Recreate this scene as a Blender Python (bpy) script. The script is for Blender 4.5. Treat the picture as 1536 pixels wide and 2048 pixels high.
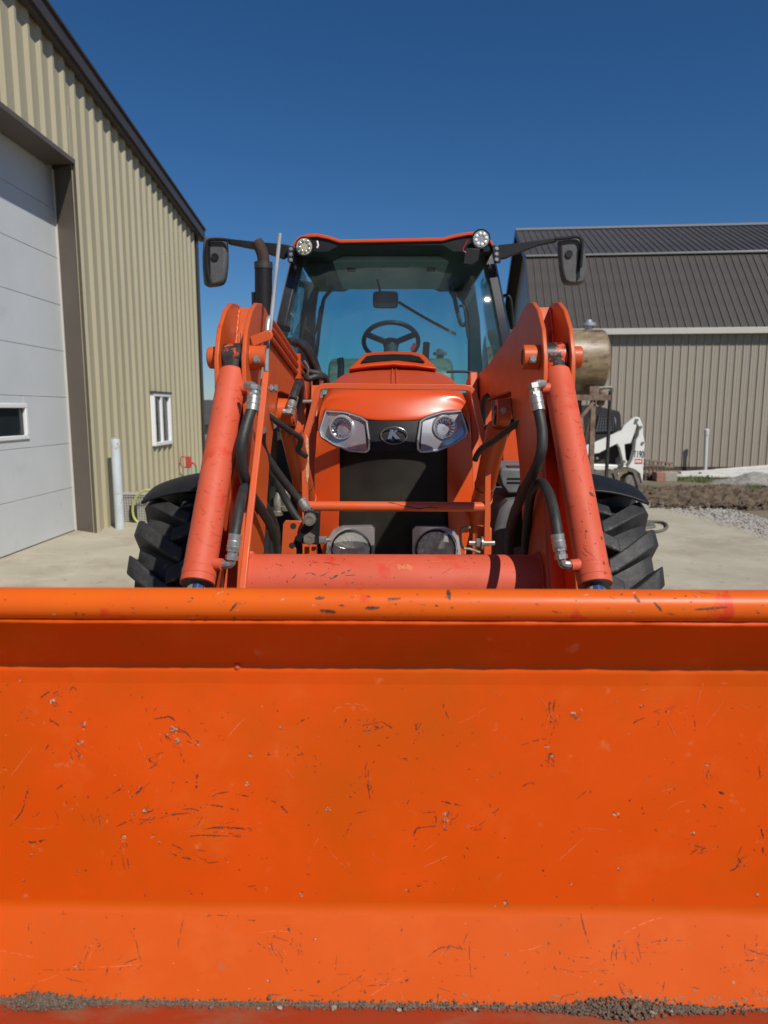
import bpy, bmesh, math, random
from mathutils import Vector, Matrix, Euler, noise
R = math.radians
rnd = random.Random(7)
scene = bpy.context.scene
for o in list(bpy.data.objects):
    bpy.data.objects.remove(o)

# ------------------------------------------------------------------ camera
CAM_H = 1.5
PITCH = R(8.3)
YAW = R(0.82)
FPX = 1400.0                       # focal length in pixels of the 1536 x 2048 photograph
cd = bpy.data.cameras.new('camera')
cam = bpy.data.objects.new('camera', cd)
scene.collection.objects.link(cam)
cam.location = (0, 0, CAM_H)
cam.rotation_euler = Euler((R(90) - PITCH, 0, YAW), 'XYZ')
cd.sensor_fit = 'HORIZONTAL'
cd.sensor_width = 36.0
cd.lens = 36.0 * FPX / 1536.0
cd.clip_start = 0.02
cd.clip_end = 3000
cd.dof.use_dof = True
cd.dof.focus_distance = 2.5
cd.dof.aperture_fstop = 5.0
scene.camera = cam

# ------------------------------------------------------------------ light
SUN = Vector((0.66, -1.0, 1.22)).normalized()      # towards the sun
SUN_EL = math.asin(SUN.z)
SUN_AZ = math.atan2(SUN.x, SUN.y)                   # clockwise from +Y
world = bpy.data.worlds.new('World')
scene.world = world
world.use_nodes = True
wn = world.node_tree.nodes
wl = world.node_tree.links
for n in list(wn):
    wn.remove(n)
sky = wn.new('ShaderNodeTexSky')
sky.sky_type = 'NISHITA'
sky.sun_disc = False
sky.sun_elevation = SUN_EL
sky.sun_rotation = SUN_AZ
sky.altitude = 0
sky.air_density = 1.0
sky.dust_density = 0.15
sky.ozone_density = 10.0
bg = wn.new('ShaderNodeBackground')
bg.inputs['Strength'].default_value = 0.068
wo = wn.new('ShaderNodeOutputWorld')
hs = wn.new('ShaderNodeHueSaturation')
hs.inputs['Saturation'].default_value = 1.12
wl.new(sky.outputs[0], hs.inputs['Color'])
wl.new(hs.outputs[0], bg.inputs[0])
wl.new(bg.outputs[0], wo.inputs[0])
sd = bpy.data.lights.new('sun', 'SUN')
sd.energy = 4.45
sd.angle = R(0.53)
sd.color = (1.0, 0.955, 0.88)
sun = bpy.data.objects.new('sun', sd)
scene.collection.objects.link(sun)
sun.rotation_euler = (-SUN).to_track_quat('-Z', 'Y').to_euler()
sun.location = (8, -20, 16)
vs = scene.view_settings
vs.view_transform = 'Standard'
vs.look = 'None'
vs.exposure = 0.0
vs.gamma = 1.0
vs.use_curve_mapping = False
try:
    scene.cycles.max_bounces = 10
    scene.cycles.transparent_max_bounces = 16
    scene.cycles.use_denoising = True
    scene.cycles.sample_clamp_indirect = 8.0
except Exception:
    pass

# ------------------------------------------------------------------ layout helpers
ROT = cam.rotation_euler.to_matrix()
EYE = Vector((0, 0, CAM_H))

def ray(px, py):
    return ROT @ Vector(((px - 768.0) / FPX, (1024.0 - py) / FPX, -1.0))

def P(px, py, Y):                   # the point of a sight line at distance Y down the yard
    d = ray(px, py)
    return EYE + d * (Y / d.y)

def G(px, py, z=0.0):               # where a sight line meets the level z
    d = ray(px, py)
    return EYE + d * ((z - CAM_H) / d.z)

def PX(px, py, X):                  # where a sight line meets the plane x = X
    d = ray(px, py)
    return EYE + d * (X / d.x)

def on_plane(px, py, p0, n):
    d = ray(px, py)
    return EYE + d * ((p0 - EYE).dot(n) / d.dot(n))

# ------------------------------------------------------------------ materials
MATS = {}

def mat(name, c1, c2=None, scale=4.0, rough=0.5, metal=0.0, bump=0.0, bscale=40.0, coat=0.0,
        rvar=0.0, detail=4.0, contrast=(0.35, 0.65), spots=None, stretch=None, spec=0.5, objvar=0.0):
    m = bpy.data.materials.new(name)
    m.use_nodes = True
    nt = m.node_tree
    N, L = nt.nodes, nt.links
    b = N['Principled BSDF']
    b.inputs['Roughness'].default_value = rough
    b.inputs['Metallic'].default_value = metal
    b.inputs['Specular IOR Level'].default_value = spec
    if coat:
        b.inputs['Coat Weight'].default_value = coat
        b.inputs['Coat Roughness'].default_value = 0.12
    tc = N.new('ShaderNodeTexCoord')
    src = tc.outputs['Object']
    if stretch:
        mp = N.new('ShaderNodeMapping')
        mp.inputs['Scale'].default_value = stretch
        L.new(src, mp.inputs['Vector'])
        src = mp.outputs['Vector']
    col = None
    if c2 is not None:
        nz = N.new('ShaderNodeTexNoise')
        nz.inputs['Scale'].default_value = scale
        nz.inputs['Detail'].default_value = detail
        nz.inputs['Roughness'].default_value = 0.6
        L.new(src, nz.inputs['Vector'])
        cr = N.new('ShaderNodeValToRGB')
        cr.color_ramp.elements[0].position = contrast[0]
        cr.color_ramp.elements[1].position = contrast[1]
        cr.color_ramp.elements[0].color = (*c1, 1)
        cr.color_ramp.elements[1].color = (*c2, 1)
        L.new(nz.outputs['Fac'], cr.inputs['Fac'])
        col = cr.outputs['Color']
        if rvar:
            mr = N.new('ShaderNodeMapRange')
            mr.inputs['To Min'].default_value = max(0.02, rough - rvar)
            mr.inputs['To Max'].default_value = min(1.0, rough + rvar)
            n2 = N.new('ShaderNodeTexNoise')
            n2.inputs['Scale'].default_value = scale * 3.1
            n2.inputs['Detail'].default_value = 5
            L.new(src, n2.inputs['Vector'])
            L.new(n2.outputs['Fac'], mr.inputs['Value'])
            L.new(mr.outputs['Result'], b.inputs['Roughness'])
    for sp in (spots or []):         # (colour, noise scale, threshold, softness): worn or rusty patches
        sc_, th, soft, colr = sp[1], sp[2], sp[3], sp[0]
        nz = N.new('ShaderNodeTexNoise')
        nz.inputs['Scale'].default_value = sc_
        nz.inputs['Detail'].default_value = 6
        nz.inputs['Roughness'].default_value = 0.65
        ad = N.new('ShaderNodeVectorMath')
        ad.operation = 'ADD'
        ad.inputs[1].default_value = (sc_ * 1.7, th * 31, 5.0)
        L.new(src, ad.inputs[0])
        L.new(ad.outputs[0], nz.inputs['Vector'])
        mr = N.new('ShaderNodeMapRange')
        mr.inputs['From Min'].default_value = th
        mr.inputs['From Max'].default_value = th + soft
        L.new(nz.outputs['Fac'], mr.inputs['Value'])
        mx = N.new('ShaderNodeMix')
        mx.data_type = 'RGBA'
        L.new(mr.outputs['Result'], mx.inputs['Factor'])
        if col is None:
            mx.inputs['A'].default_value = (*c1, 1)
        else:
            L.new(col, mx.inputs['A'])
        mx.inputs['B'].default_value = (*colr, 1)
        col = mx.outputs['Result']
    if objvar and col is not None:   # sheets and boards differ a little from one another
        oi = N.new('ShaderNodeObjectInfo')
        mr = N.new('ShaderNodeMapRange')
        mr.inputs['To Min'].default_value = 1 - objvar
        mr.inputs['To Max'].default_value = 1 + objvar
        L.new(oi.outputs['Random'], mr.inputs['Value'])
        hv = N.new('ShaderNodeHueSaturation')
        L.new(col, hv.inputs['Color'])
        L.new(mr.outputs['Result'], hv.inputs['Value'])
        col = hv.outputs[0]
    if col is None:
        b.inputs['Base Color'].default_value = (*c1, 1)
    else:
        L.new(col, b.inputs['Base Color'])
    if bump:
        nb = N.new('ShaderNodeTexNoise')
        nb.inputs['Scale'].default_value = bscale
        nb.inputs['Detail'].default_value = 6
        L.new(src, nb.inputs['Vector'])
        bp = N.new('ShaderNodeBump')
        bp.inputs['Strength'].default_value = bump
        bp.inputs['Distance'].default_value = 0.01
        L.new(nb.outputs['Fac'], bp.inputs['Height'])
        L.new(bp.outputs['Normal'], b.inputs['Normal'])
    MATS[name] = m
    return m

def glass(name, tint, refl_rough=0.0, ior=1.5, haze=None):
    m = bpy.data.materials.new(name)
    m.use_nodes = True
    nt = m.node_tree
    N, L = nt.nodes, nt.links
    for n in list(N):
        N.remove(n)
    out = N.new('ShaderNodeOutputMaterial')
    tr = N.new('ShaderNodeBsdfTransparent')
    tr.inputs[0].default_value = (*tint, 1)
    gl = N.new('ShaderNodeBsdfGlossy')
    gl.inputs['Roughness'].default_value = refl_rough
    lw = N.new('ShaderNodeLayerWeight')      # same reflectance from both sides of a thin pane
    pw = N.new('ShaderNodeMath')
    pw.operation = 'POWER'
    pw.inputs[1].default_value = 5.0
    L.new(lw.outputs['Facing'], pw.inputs[0])
    ma = N.new('ShaderNodeMath')
    ma.operation = 'MULTIPLY_ADD'
    r0 = ((ior - 1) / (ior + 1)) ** 2
    ma.inputs[1].default_value = 1 - r0
    ma.inputs[2].default_value = r0
    L.new(pw.outputs[0], ma.inputs[0])
    mx = N.new('ShaderNodeMixShader')
    L.new(ma.outputs[0], mx.inputs[0])
    body = tr.outputs[0]
    if haze:                          # thin film of dust on the pane
        df = N.new('ShaderNodeBsdfDiffuse')
        df.inputs[0].default_value = (0.5, 0.5, 0.47, 1)
        m2 = N.new('ShaderNodeMixShader')
        tc = N.new('ShaderNodeTexCoord')
        nz = N.new('ShaderNodeTexNoise')
        nz.inputs['Scale'].default_value = 3.5
        nz.inputs['Detail'].default_value = 7
        L.new(tc.outputs['Object'], nz.inputs['Vector'])
        hz = N.new('ShaderNodeMapRange')
        hz.inputs['From Min'].default_value = 0.3
        hz.inputs['From Max'].default_value = 0.75
        hz.inputs['To Min'].default_value = haze * 0.4
        hz.inputs['To Max'].default_value = haze * 2.2
        L.new(nz.outputs['Fac'], hz.inputs['Value'])
        L.new(hz.outputs['Result'], m2.inputs[0])
        L.new(tr.outputs[0], m2.inputs[1])
        L.new(df.outputs[0], m2.inputs[2])
        body = m2.outputs[0]
    L.new(body, mx.inputs[1])
    L.new(gl.outputs[0], mx.inputs[2])
    L.new(mx.outputs[0], out.inputs[0])
    MATS[name] = m
    return m

# paints
mat('hood_paint', (0.62, 0.068, 0.008), (0.58, 0.072, 0.010), 2.5, 0.36, coat=0.12, rvar=0.06, spec=0.4)
mat('loader_paint', (0.58, 0.092, 0.014), (0.50, 0.086, 0.022), 6, 0.40, coat=0.08, rvar=0.10, spec=0.4,
    spots=[((0.50, 0.045, 0.015), 13, 0.60, 0.10), ((0.10, 0.035, 0.02), 55, 0.735, 0.02)])
mat('faded_paint', (0.60, 0.100, 0.050), (0.56, 0.085, 0.036), 7, 0.58, rvar=0.06, spec=0.35,
    spots=[((0.58, 0.052, 0.020), 11, 0.58, 0.10), ((0.12, 0.04, 0.025), 60, 0.72, 0.02)])
mat('guard_paint', (0.66, 0.095, 0.014), (0.60, 0.11, 0.040), 9, 0.38, coat=0.1, rvar=0.08,
    spots=[((0.12, 0.03, 0.02), 50, 0.74, 0.02)])
mat('bucket_paint', (0.64, 0.072, 0.002), (0.71, 0.083, 0.004), 2.6, 0.45, rvar=0.10, detail=7, spec=0.18,
    spots=[((0.70, 0.110, 0.012), 5.5, 0.54, 0.25), ((0.53, 0.085, 0.002), 2.3, 0.47, 0.25), ((0.66, 0.17, 0.06), 17, 0.64, 0.12), ((0.30, 0.08, 0.02), 60, 0.70, 0.04)], bump=0.02, bscale=5)
mat('bucket_lower_paint', (0.54, 0.079, 0.004), (0.59, 0.090, 0.008), 2.6, 0.42, rvar=0.10, detail=7, spec=0.25,
    spots=[((0.60, 0.108, 0.014), 6.5, 0.54, 0.25), ((0.50, 0.092, 0.012), 3.1, 0.55, 0.22), ((0.36, 0.12, 0.06), 24, 0.66, 0.10)])
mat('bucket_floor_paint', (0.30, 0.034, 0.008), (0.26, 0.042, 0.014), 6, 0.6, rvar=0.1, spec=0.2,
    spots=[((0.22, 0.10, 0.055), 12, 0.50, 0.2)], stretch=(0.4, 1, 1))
mat('lip_paint', (0.68, 0.115, 0.003), (0.66, 0.098, 0.006), 5, 0.40, spec=0.3, rvar=0.1,
    spots=[((0.62, 0.05, 0.012), 14, 0.60, 0.08), ((0.10, 0.05, 0.03), 42, 0.70, 0.02), ((0.5, 0.33, 0.22), 55, 0.74, 0.02)])
mat('bare_scratch', (0.050, 0.028, 0.020), (0.24, 0.07, 0.022), 120, 0.6, contrast=(0.45, 0.7))
mat('pale_scratch', (0.66, 0.42, 0.28), (0.52, 0.20, 0.09), 160, 0.6)
mat('faint_scratch', (0.78, 0.19, 0.075), (0.74, 0.14, 0.045), 40, 0.5)
mat('soil_smear', (0.36, 0.12, 0.05), (0.30, 0.16, 0.09), 90, 0.9)
mat('fold_paint', (0.58, 0.086, 0.003), (0.62, 0.094, 0.005), 3, 0.30, spec=0.45, rvar=0.06)
mat('tube_scuff', (0.62, 0.17, 0.05), (0.58, 0.12, 0.05), 60, 0.6)
mat('red_scuff', (0.50, 0.05, 0.018), (0.56, 0.085, 0.035), 40, 0.5)
mat('rust_scratch', (0.24, 0.10, 0.04), (0.46, 0.14, 0.05), 160, 0.7)
# metals, plastics, rubber
mat('black_plastic', (0.008, 0.008, 0.009), (0.013, 0.013, 0.014), 20, 0.5, rvar=0.08, spec=0.3)
mat('grey_plastic', (0.065, 0.066, 0.068), (0.085, 0.085, 0.085), 30, 0.62, bump=0.06, bscale=300)
mat('box_plastic', (0.10, 0.105, 0.11), (0.14, 0.14, 0.14), 9, 0.55, bump=0.05, bscale=200)
mat('pillar_black', (0.02, 0.02, 0.022), (0.028, 0.028, 0.03), 14, 0.28, coat=0.4)
mat('dark_metal', (0.02, 0.02, 0.022), (0.05, 0.045, 0.04), 14, 0.5, metal=0.2)
mat('engine_black', (0.012, 0.012, 0.012), (0.022, 0.02, 0.018), 8, 0.7)
mat('hose_rubber', (0.016, 0.016, 0.016), (0.032, 0.030, 0.028), 30, 0.55, bump=0.10, bscale=260, rvar=0.08)
mat('tyre_rubber', (0.011, 0.011, 0.012), (0.034, 0.033, 0.032), 9, 0.62, bump=0.25, bscale=45, rvar=0.1, detail=7,
    spots=[((0.12, 0.11, 0.095), 22, 0.62, 0.12)])
mat('zinc', (0.34, 0.335, 0.31), (0.46, 0.445, 0.41), 40, 0.40, metal=0.7, rvar=0.1)
mat('steel_rod', (0.42, 0.43, 0.43), (0.32, 0.32, 0.32), 18, 0.38, metal=0.5, stretch=(1, 1, 0.2))
mat('emblem_metal', (0.30, 0.31, 0.33), None, rough=0.22, metal=0.8)
mat('lamp_silver', (0.72, 0.71, 0.68), (0.80, 0.79, 0.76), 30, 0.22, metal=0.45)
mat('chrome', (0.82, 0.83, 0.86), None, rough=0.05, metal=1.0)
mat('bezel_silver', (0.50, 0.50, 0.51), (0.60, 0.60, 0.61), 7, 0.24, metal=0.55, coat=0.4)
mat('bezel_dark', (0.22, 0.22, 0.23), (0.27, 0.27, 0.28), 7, 0.3, metal=0.7, coat=0.3)
mat('dirty_steel', (0.16, 0.14, 0.11), (0.30, 0.28, 0.24), 28, 0.55, metal=0.6, bump=0.1, bscale=120)
mat('greasy_steel', (0.02, 0.018, 0.016), (0.05, 0.035, 0.028), 18, 0.4,
    spots=[((0.62, 0.08, 0.03), 19, 0.52, 0.04)])
mat('rust_pipe', (0.030, 0.014, 0.011), (0.055, 0.027, 0.02), 22, 0.8)
mat('lens_yellow', (0.42, 0.40, 0.26), None, rough=0.2, coat=0.6)
mat('led_cell', (0.40, 0.42, 0.42), None, rough=0.12, metal=0.5, coat=0.6)
mat('led_white', (0.85, 0.86, 0.86), None, rough=0.15, coat=0.6)
mat('red_plastic', (0.55, 0.02, 0.02), None, rough=0.4)
mat('headliner', (0.42, 0.43, 0.42), (0.48, 0.49, 0.48), 7, 0.85)
mat('cab_trim', (0.022, 0.026, 0.028), (0.035, 0.038, 0.04), 8, 0.7)
mat('decal_red', (0.50, 0.16, 0.15), (0.62, 0.36, 0.33), 30, 0.5)
glass('windshield_glass', (0.54, 0.82, 0.85), 0.018, 1.5, haze=0.028)
glass('side_glass', (0.62, 0.84, 0.86), 0.0, 1.5)
glass('lamp_glass', (0.92, 0.93, 0.95), 0.0, 1.45)
glass('work_lamp_glass', (0.85, 0.86, 0.84), 0.1, 1.45, haze=0.30)
glass('window_glass', (0.45, 0.48, 0.48), 0.0, 1.6)
# buildings and yard
mat('tan_steel', (0.375, 0.335, 0.220), (0.405, 0.362, 0.245), 1.2, 0.38, rvar=0.06, objvar=0.03, stretch=(3, 3, .35),
    spots=[((0.33, 0.29, 0.18), 2.2, 0.58, 0.2)])
mat('bronze_trim', (0.055, 0.042, 0.034), (0.065, 0.050, 0.042), 2, 0.4)
mat('jamb_trim', (0.115, 0.092, 0.072), (0.13, 0.105, 0.085), 2, 0.4)
mat('door_white', (0.56, 0.585, 0.595), (0.60, 0.62, 0.63), 1.5, 0.45, bump=0.06, bscale=60, objvar=0.012,
    spots=[((0.47, 0.48, 0.47), 2.5, 0.60, 0.25)])
mat('vinyl_white', (0.78, 0.78, 0.78), None, rough=0.4)
mat('dark_room', (0.010, 0.010, 0.010), None, rough=0.8)
mat('curtain', (0.24, 0.24, 0.23), (0.36, 0.36, 0.34), 3, 0.9)
mat('curtain_green', (0.03, 0.07, 0.04), None, rough=0.9)
mat('barn_wall', (0.30, 0.262, 0.208), (0.335, 0.293, 0.235), 1.3, 0.42, objvar=0.025, stretch=(3, 3, .3),
    spots=[((0.25, 0.215, 0.165), 2.2, 0.58, 0.2)])
mat('barn_roof', (0.072, 0.063, 0.054), (0.088, 0.077, 0.067), 1.6, 0.40, objvar=0.035)
mat('fascia', (0.46, 0.44, 0.39), (0.52, 0.50, 0.45), 1.2, 0.4)
mat('ridge_metal', (0.26, 0.25, 0.24), None, rough=0.35, metal=0.2)
mat('concrete', (0.35, 0.312, 0.228), (0.45, 0.405, 0.305), 0.9, 0.85, bump=0.15, bscale=60, detail=9,
    spots=[((0.29, 0.24, 0.16), 1.7, 0.50, 0.25), ((0.48, 0.44, 0.35), 3.3, 0.56, 0.2), ((0.15, 0.125, 0.09), 9, 0.62, 0.10), ((0.10, 0.085, 0.065), 30, 0.68, 0.05)])
mat('ground_soil', (0.16, 0.125, 0.08), (0.22, 0.18, 0.115), 0.8, 0.95, bump=0.6, bscale=14, detail=9,
    spots=[((0.095, 0.12, 0.035), 0.7, 0.53, 0.14)])
mat('brown_dirt', (0.060, 0.041, 0.026), (0.15, 0.108, 0.070), 7, 0.95, bump=0.8, bscale=12, detail=9)
mat('gravel', (0.34, 0.32, 0.29), (0.20, 0.18, 0.15), 18, 0.95, bump=0.8, bscale=30, detail=8)
mat('stone', (0.36, 0.34, 0.31), (0.26, 0.23, 0.19), 5, 0.9)
mat('pebble', (0.34, 0.28, 0.21), (0.22, 0.18, 0.14), 40, 0.85)
mat('bucket_soil', (0.14, 0.105, 0.075), (0.24, 0.19, 0.14), 160, 0.95, bump=1.0, bscale=300, detail=8)
mat('grass', (0.07, 0.11, 0.022), (0.12, 0.15, 0.04), 3, 0.8)
mat('rust_tank', (0.28, 0.21, 0.12), (0.15, 0.105, 0.06), 4.5, 0.42, stretch=(1, 1, 2.6), detail=7,
    spots=[((0.10, 0.045, 0.03), 5.5, 0.545, 0.10), ((0.15, 0.085, 0.045), 14, 0.60, 0.08)])
mat('rust_steel', (0.10, 0.06, 0.042), (0.22, 0.15, 0.11), 12, 0.8)
mat('bollard_paint', (0.40, 0.45, 0.47), (0.48, 0.52, 0.53), 5, 0.6,
    spots=[((0.33, 0.19, 0.09), 7, 0.61, 0.06)])
mat('galvanised', (0.42, 0.43, 0.43), (0.50, 0.51, 0.51), 8, 0.4, metal=0.6)
mat('crate_wire', (0.55, 0.54, 0.50), None, rough=0.5, metal=0.3)
mat('hydrant_red', (0.42, 0.05, 0.04), None, rough=0.45)
mat('hose_yellow', (0.45, 0.47, 0.15), None, rough=0.5)
mat('hose_green', (0.03, 0.25, 0.16), None, rough=0.5)
mat('loader_white', (0.72, 0.72, 0.69), (0.66, 0.65, 0.60), 4, 0.4,
    spots=[((0.45, 0.40, 0.30), 9, 0.64, 0.08)])
mat('ink_blue', (0.02, 0.035, 0.07), None, rough=0.5)
mat('label_red', (0.55, 0.05, 0.04), None, rough=0.5)
mat('track_rubber', (0.10, 0.085, 0.065), (0.16, 0.14, 0.11), 12, 0.9)
mat('pvc', (0.52, 0.52, 0.51), None, rough=0.45)
mat('lumber', (0.58, 0.55, 0.50), (0.66, 0.64, 0.60), 6, 0.7)
mat('brick_red', (0.28, 0.13, 0.09), (0.34, 0.18, 0.13), 9, 0.9)
mat('block_grey', (0.28, 0.25, 0.20), (0.34, 0.31, 0.26), 9, 0.9)

def grille_mat():
    m = bpy.data.materials.new('grille_mesh')
    m.use_nodes = True
    N, L = m.node_tree.nodes, m.node_tree.links
    b = N['Principled BSDF']
    tc = N.new('ShaderNodeTexCoord')
    vals = []
    for ax, fr in (('X', 900.0), ('Z', 900.0)):
        w = N.new('ShaderNodeTexWave')
        w.bands_direction = ax
        w.inputs['Scale'].default_value = fr / 6.283
        w.inputs['Detail'].default_value = 0
        L.new(tc.outputs['Object'], w.inputs['Vector'])
        vals.append(w.outputs['Fac'])
    mn = N.new('ShaderNodeMath')
    mn.operation = 'MULTIPLY'
    L.new(vals[0], mn.inputs[0])
    L.new(vals[1], mn.inputs[1])
    nz = N.new('ShaderNodeTexNoise')
    nz.inputs['Scale'].default_value = 5
    nz.inputs['Detail'].default_value = 5
    L.new(tc.outputs['Object'], nz.inputs['Vector'])
    cr = N.new('ShaderNodeValToRGB')
    cr.color_ramp.elements[0].position = 0.3
    cr.color_ramp.elements[1].position = 0.7
    cr.color_ramp.elements[0].color = (0.014, 0.012, 0.010, 1)
    cr.color_ramp.elements[1].color = (0.040, 0.036, 0.027, 1)
    L.new(nz.outputs['Fac'], cr.inputs['Fac'])
    mx = N.new('ShaderNodeMix')
    mx.data_type = 'RGBA'
    mx.inputs['B'].default_value = (0.004, 0.004, 0.004, 1)
    L.new(mn.outputs[0], mx.inputs['Factor'])
    L.new(cr.outputs[0], mx.inputs['A'])
    L.new(mx.outputs['Result'], b.inputs['Base Color'])
    b.inputs['Roughness'].default_value = 0.6
    b.inputs['Specular IOR Level'].default_value = 0.2
    MATS['grille_mesh'] = m
grille_mat()

# ------------------------------------------------------------------ mesh helpers
def V(*a):
    return Vector(a)

_ICO = {}
def ico_template(sub):
    if sub not in _ICO:
        b = bmesh.new()
        bmesh.ops.create_icosphere(b, subdivisions=sub, radius=1.0)
        b.verts.index_update()
        _ICO[sub] = ([tuple(v.co) for v in b.verts], [[v.index for v in f.verts] for f in b.faces])
        b.free()
    return _ICO[sub]

class MB:
    """collects shapes; build() links them as ONE mesh object"""
    def __init__(s):
        s.bm = bmesh.new()

    def box(s, lo, hi, rot=None):
        lo, hi = Vector(lo), Vector(hi)
        c = (lo + hi) / 2
        M = Matrix.Translation(c)
        if rot:
            M = M @ Euler(rot).to_matrix().to_4x4()
        d = hi - lo
        M = M @ Matrix.Diagonal((abs(d.x), abs(d.y), abs(d.z), 1))
        bmesh.ops.create_cube(s.bm, size=1.0, matrix=M)
        return s

    def bar(s, a, b, w, h, up=(0, 0, 1)):       # rectangular bar from a to b
        a, b = Vector(a), Vector(b)
        d = (b - a)
        ln = d.length
        d.normalize()
        u = Vector(up)
        x = d.cross(u)
        if x.length < 1e-4:
            x = d.cross(Vector((1, 0, 0)))
        x.normalize()
        z = x.cross(d)
        M = Matrix((x, d, z)).transposed().to_4x4()
        M.translation = (a + b) / 2
        M = M @ Matrix.Diagonal((w, ln, h, 1))
        bmesh.ops.create_cube(s.bm, size=1.0, matrix=M)
        return s

    def ring(s, c, ax, r, seg, ref=None):
        ax = Vector(ax).normalized()
        u = ref if ref is not None else (Vector((0, 0, 1)) if abs(ax.z) < 0.9 else Vector((1, 0, 0)))
        u = (u - ax * u.dot(ax)).normalized()
        v = ax.cross(u)
        return [s.bm.verts.new(Vector(c) + (u * math.cos(t) + v * math.sin(t)) * r)
                for t in (2 * math.pi * i / seg for i in range(seg))]

    def skin(s, r0, r1):
        n = len(r0)
        for i in range(n):
            try:
                s.bm.faces.new((r0[i], r0[(i + 1) % n], r1[(i + 1) % n], r1[i]))
            except ValueError:
                pass

    def cyl(s, a, b, r0, r1=None, seg=24, cap=True):
        a, b = Vector(a), Vector(b)
        r1 = r0 if r1 is None else r1
        A = s.ring(a, b - a, r0, seg)
        B = s.ring(b, b - a, r1, seg)
        s.skin(A, B)
        if cap:
            s.bm.faces.new(list(reversed(A)))
            s.bm.faces.new(B)
        return s

    def lathe(s, a, d, prof, seg=32, cap=True):  # prof: (distance along d, radius)
        a, d = Vector(a), Vector(d).normalized()
        rings = [s.ring(a + d * t, d, max(r, 1e-4), seg) for t, r in prof]
        for i in range(len(rings) - 1):
            s.skin(rings[i], rings[i + 1])
        if cap:
            s.bm.faces.new(list(reversed(rings[0])))
            s.bm.faces.new(rings[-1])
        return s

    def tube(s, pts, r, seg=10, n=6, cap=True, smooth=True):
        pts = [Vector(p) for p in pts]
        path = crom(pts, n) if smooth and len(pts) > 2 else pts
        ref = None
        prev = None
        rings = []
        for i, p in enumerate(path):
            t = (path[min(i + 1, len(path) - 1)] - path[max(i - 1, 0)])
            if t.length < 1e-7:
                continue
            t.normalize()
            if ref is None:
                ref = Vector((0, 0, 1)) if abs(t.z) < 0.9 else Vector((1, 0, 0))
            ref = (ref - t * ref.dot(t))
            if ref.length < 1e-5:
                ref = t.orthogonal()
            ref.normalize()
            rr = r(i / max(1, len(path) - 1)) if callable(r) else r
            rings.append(s.ring(p, t, rr, seg, ref.copy()))
        for i in range(len(rings) - 1):
            s.skin(rings[i], rings[i + 1])
        if cap:
            s.bm.faces.new(list(reversed(rings[0])))
            s.bm.faces.new(rings[-1])
        return s

    def prism(s, prof, ax, t0, t1):              # prof: 2-D outline; ax: extruded axis
        def mk(p, t):
            if ax == 'X':
                return Vector((t, p[0], p[1]))
            if ax == 'Y':
                return Vector((p[0], t, p[1]))
            return Vector((p[0], p[1], t))
        A = [s.bm.verts.new(mk(p, t0)) for p in prof]
        B = [s.bm.verts.new(mk(p, t1)) for p in prof]
        s.skin(A, B)
        s.bm.faces.new(list(reversed(A)))
        s.bm.faces.new(B)
        return s

    def slab(s, pts, off):                       # polygon of 3-D points extruded by a vector
        off = Vector(off)
        A = [s.bm.verts.new(Vector(p)) for p in pts]
        B = [s.bm.verts.new(Vector(p) + off) for p in pts]
        s.skin(A, B)
        s.bm.faces.new(list(reversed(A)))
        s.bm.faces.new(B)
        return s

    def poly(s, pts):
        s.bm.faces.new([s.bm.verts.new(Vector(p)) for p in pts])
        return s

    def grid(s, fn, nu, nv, closed_u=False):
        vs_ = [[s.bm.verts.new(Vector(fn(i / nu, j / nv))) for j in range(nv + 1)] for i in range(nu + 1)]
        for i in range(nu):
            for j in range(nv):
                s.bm.faces.new((vs_[i][j], vs_[i + 1][j], vs_[i + 1][j + 1], vs_[i][j + 1]))
        return s

    def torus(s, c, ax, R_, r, seg=32, k=8, sx=1.0, sy=1.0, ref=None):
        ax = Vector(ax).normalized()
        u = Vector(ref) if ref is not None else (Vector((0, 0, 1)) if abs(ax.z) < 0.9 else Vector((1, 0, 0)))
        u = (u - ax * u.dot(ax)).normalized()
        v = ax.cross(u)
        rows = []
        for i in range(seg):
            t = 2 * math.pi * i / seg
            d = u * math.cos(t) * sx + v * math.sin(t) * sy
            cc = Vector(c) + d * R_
            dn = d.normalized()
            rows.append([s.bm.verts.new(cc + (dn * math.cos(q) + ax * math.sin(q)) * r)
                         for q in (2 * math.pi * j / k for j in range(k))])
        for i in range(seg):
            s.skin(rows[i], rows[(i + 1) % seg])
        return s

    def ico(s, c, r, sub=1, sc=(1, 1, 1), jit=0.0, rg=None):
        vs_, fs_ = ico_template(sub)
        c = Vector(c)
        nv = []
        for v in vs_:
            p = Vector((v[0] * sc[0], v[1] * sc[1], v[2] * sc[2])) * r
            if jit:
                p += Vector((rg.uniform(-1, 1), rg.uniform(-1, 1), rg.uniform(-1, 1))) * r * jit
            nv.append(s.bm.verts.new(c + p))
        for f in fs_:
            s.bm.faces.new([nv[i] for i in f])
        return s

    def mesh(s, name, m, sharp=35):
        bmesh.ops.recalc_face_normals(s.bm, faces=s.bm.faces)
        me = bpy.data.meshes.new(name)
        s.bm.to_mesh(me)
        s.bm.free()
        for p in me.polygons:
            p.use_smooth = True
        me.set_sharp_from_angle(angle=R(sharp))
        if m:
            me.materials.append(MATS[m])
        return me

    def build(s, name, m, parent=None, bevel=0.0, sharp=35, local=False):
        return link(name, s.mesh(name, m, sharp), parent, bevel, local)

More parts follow.
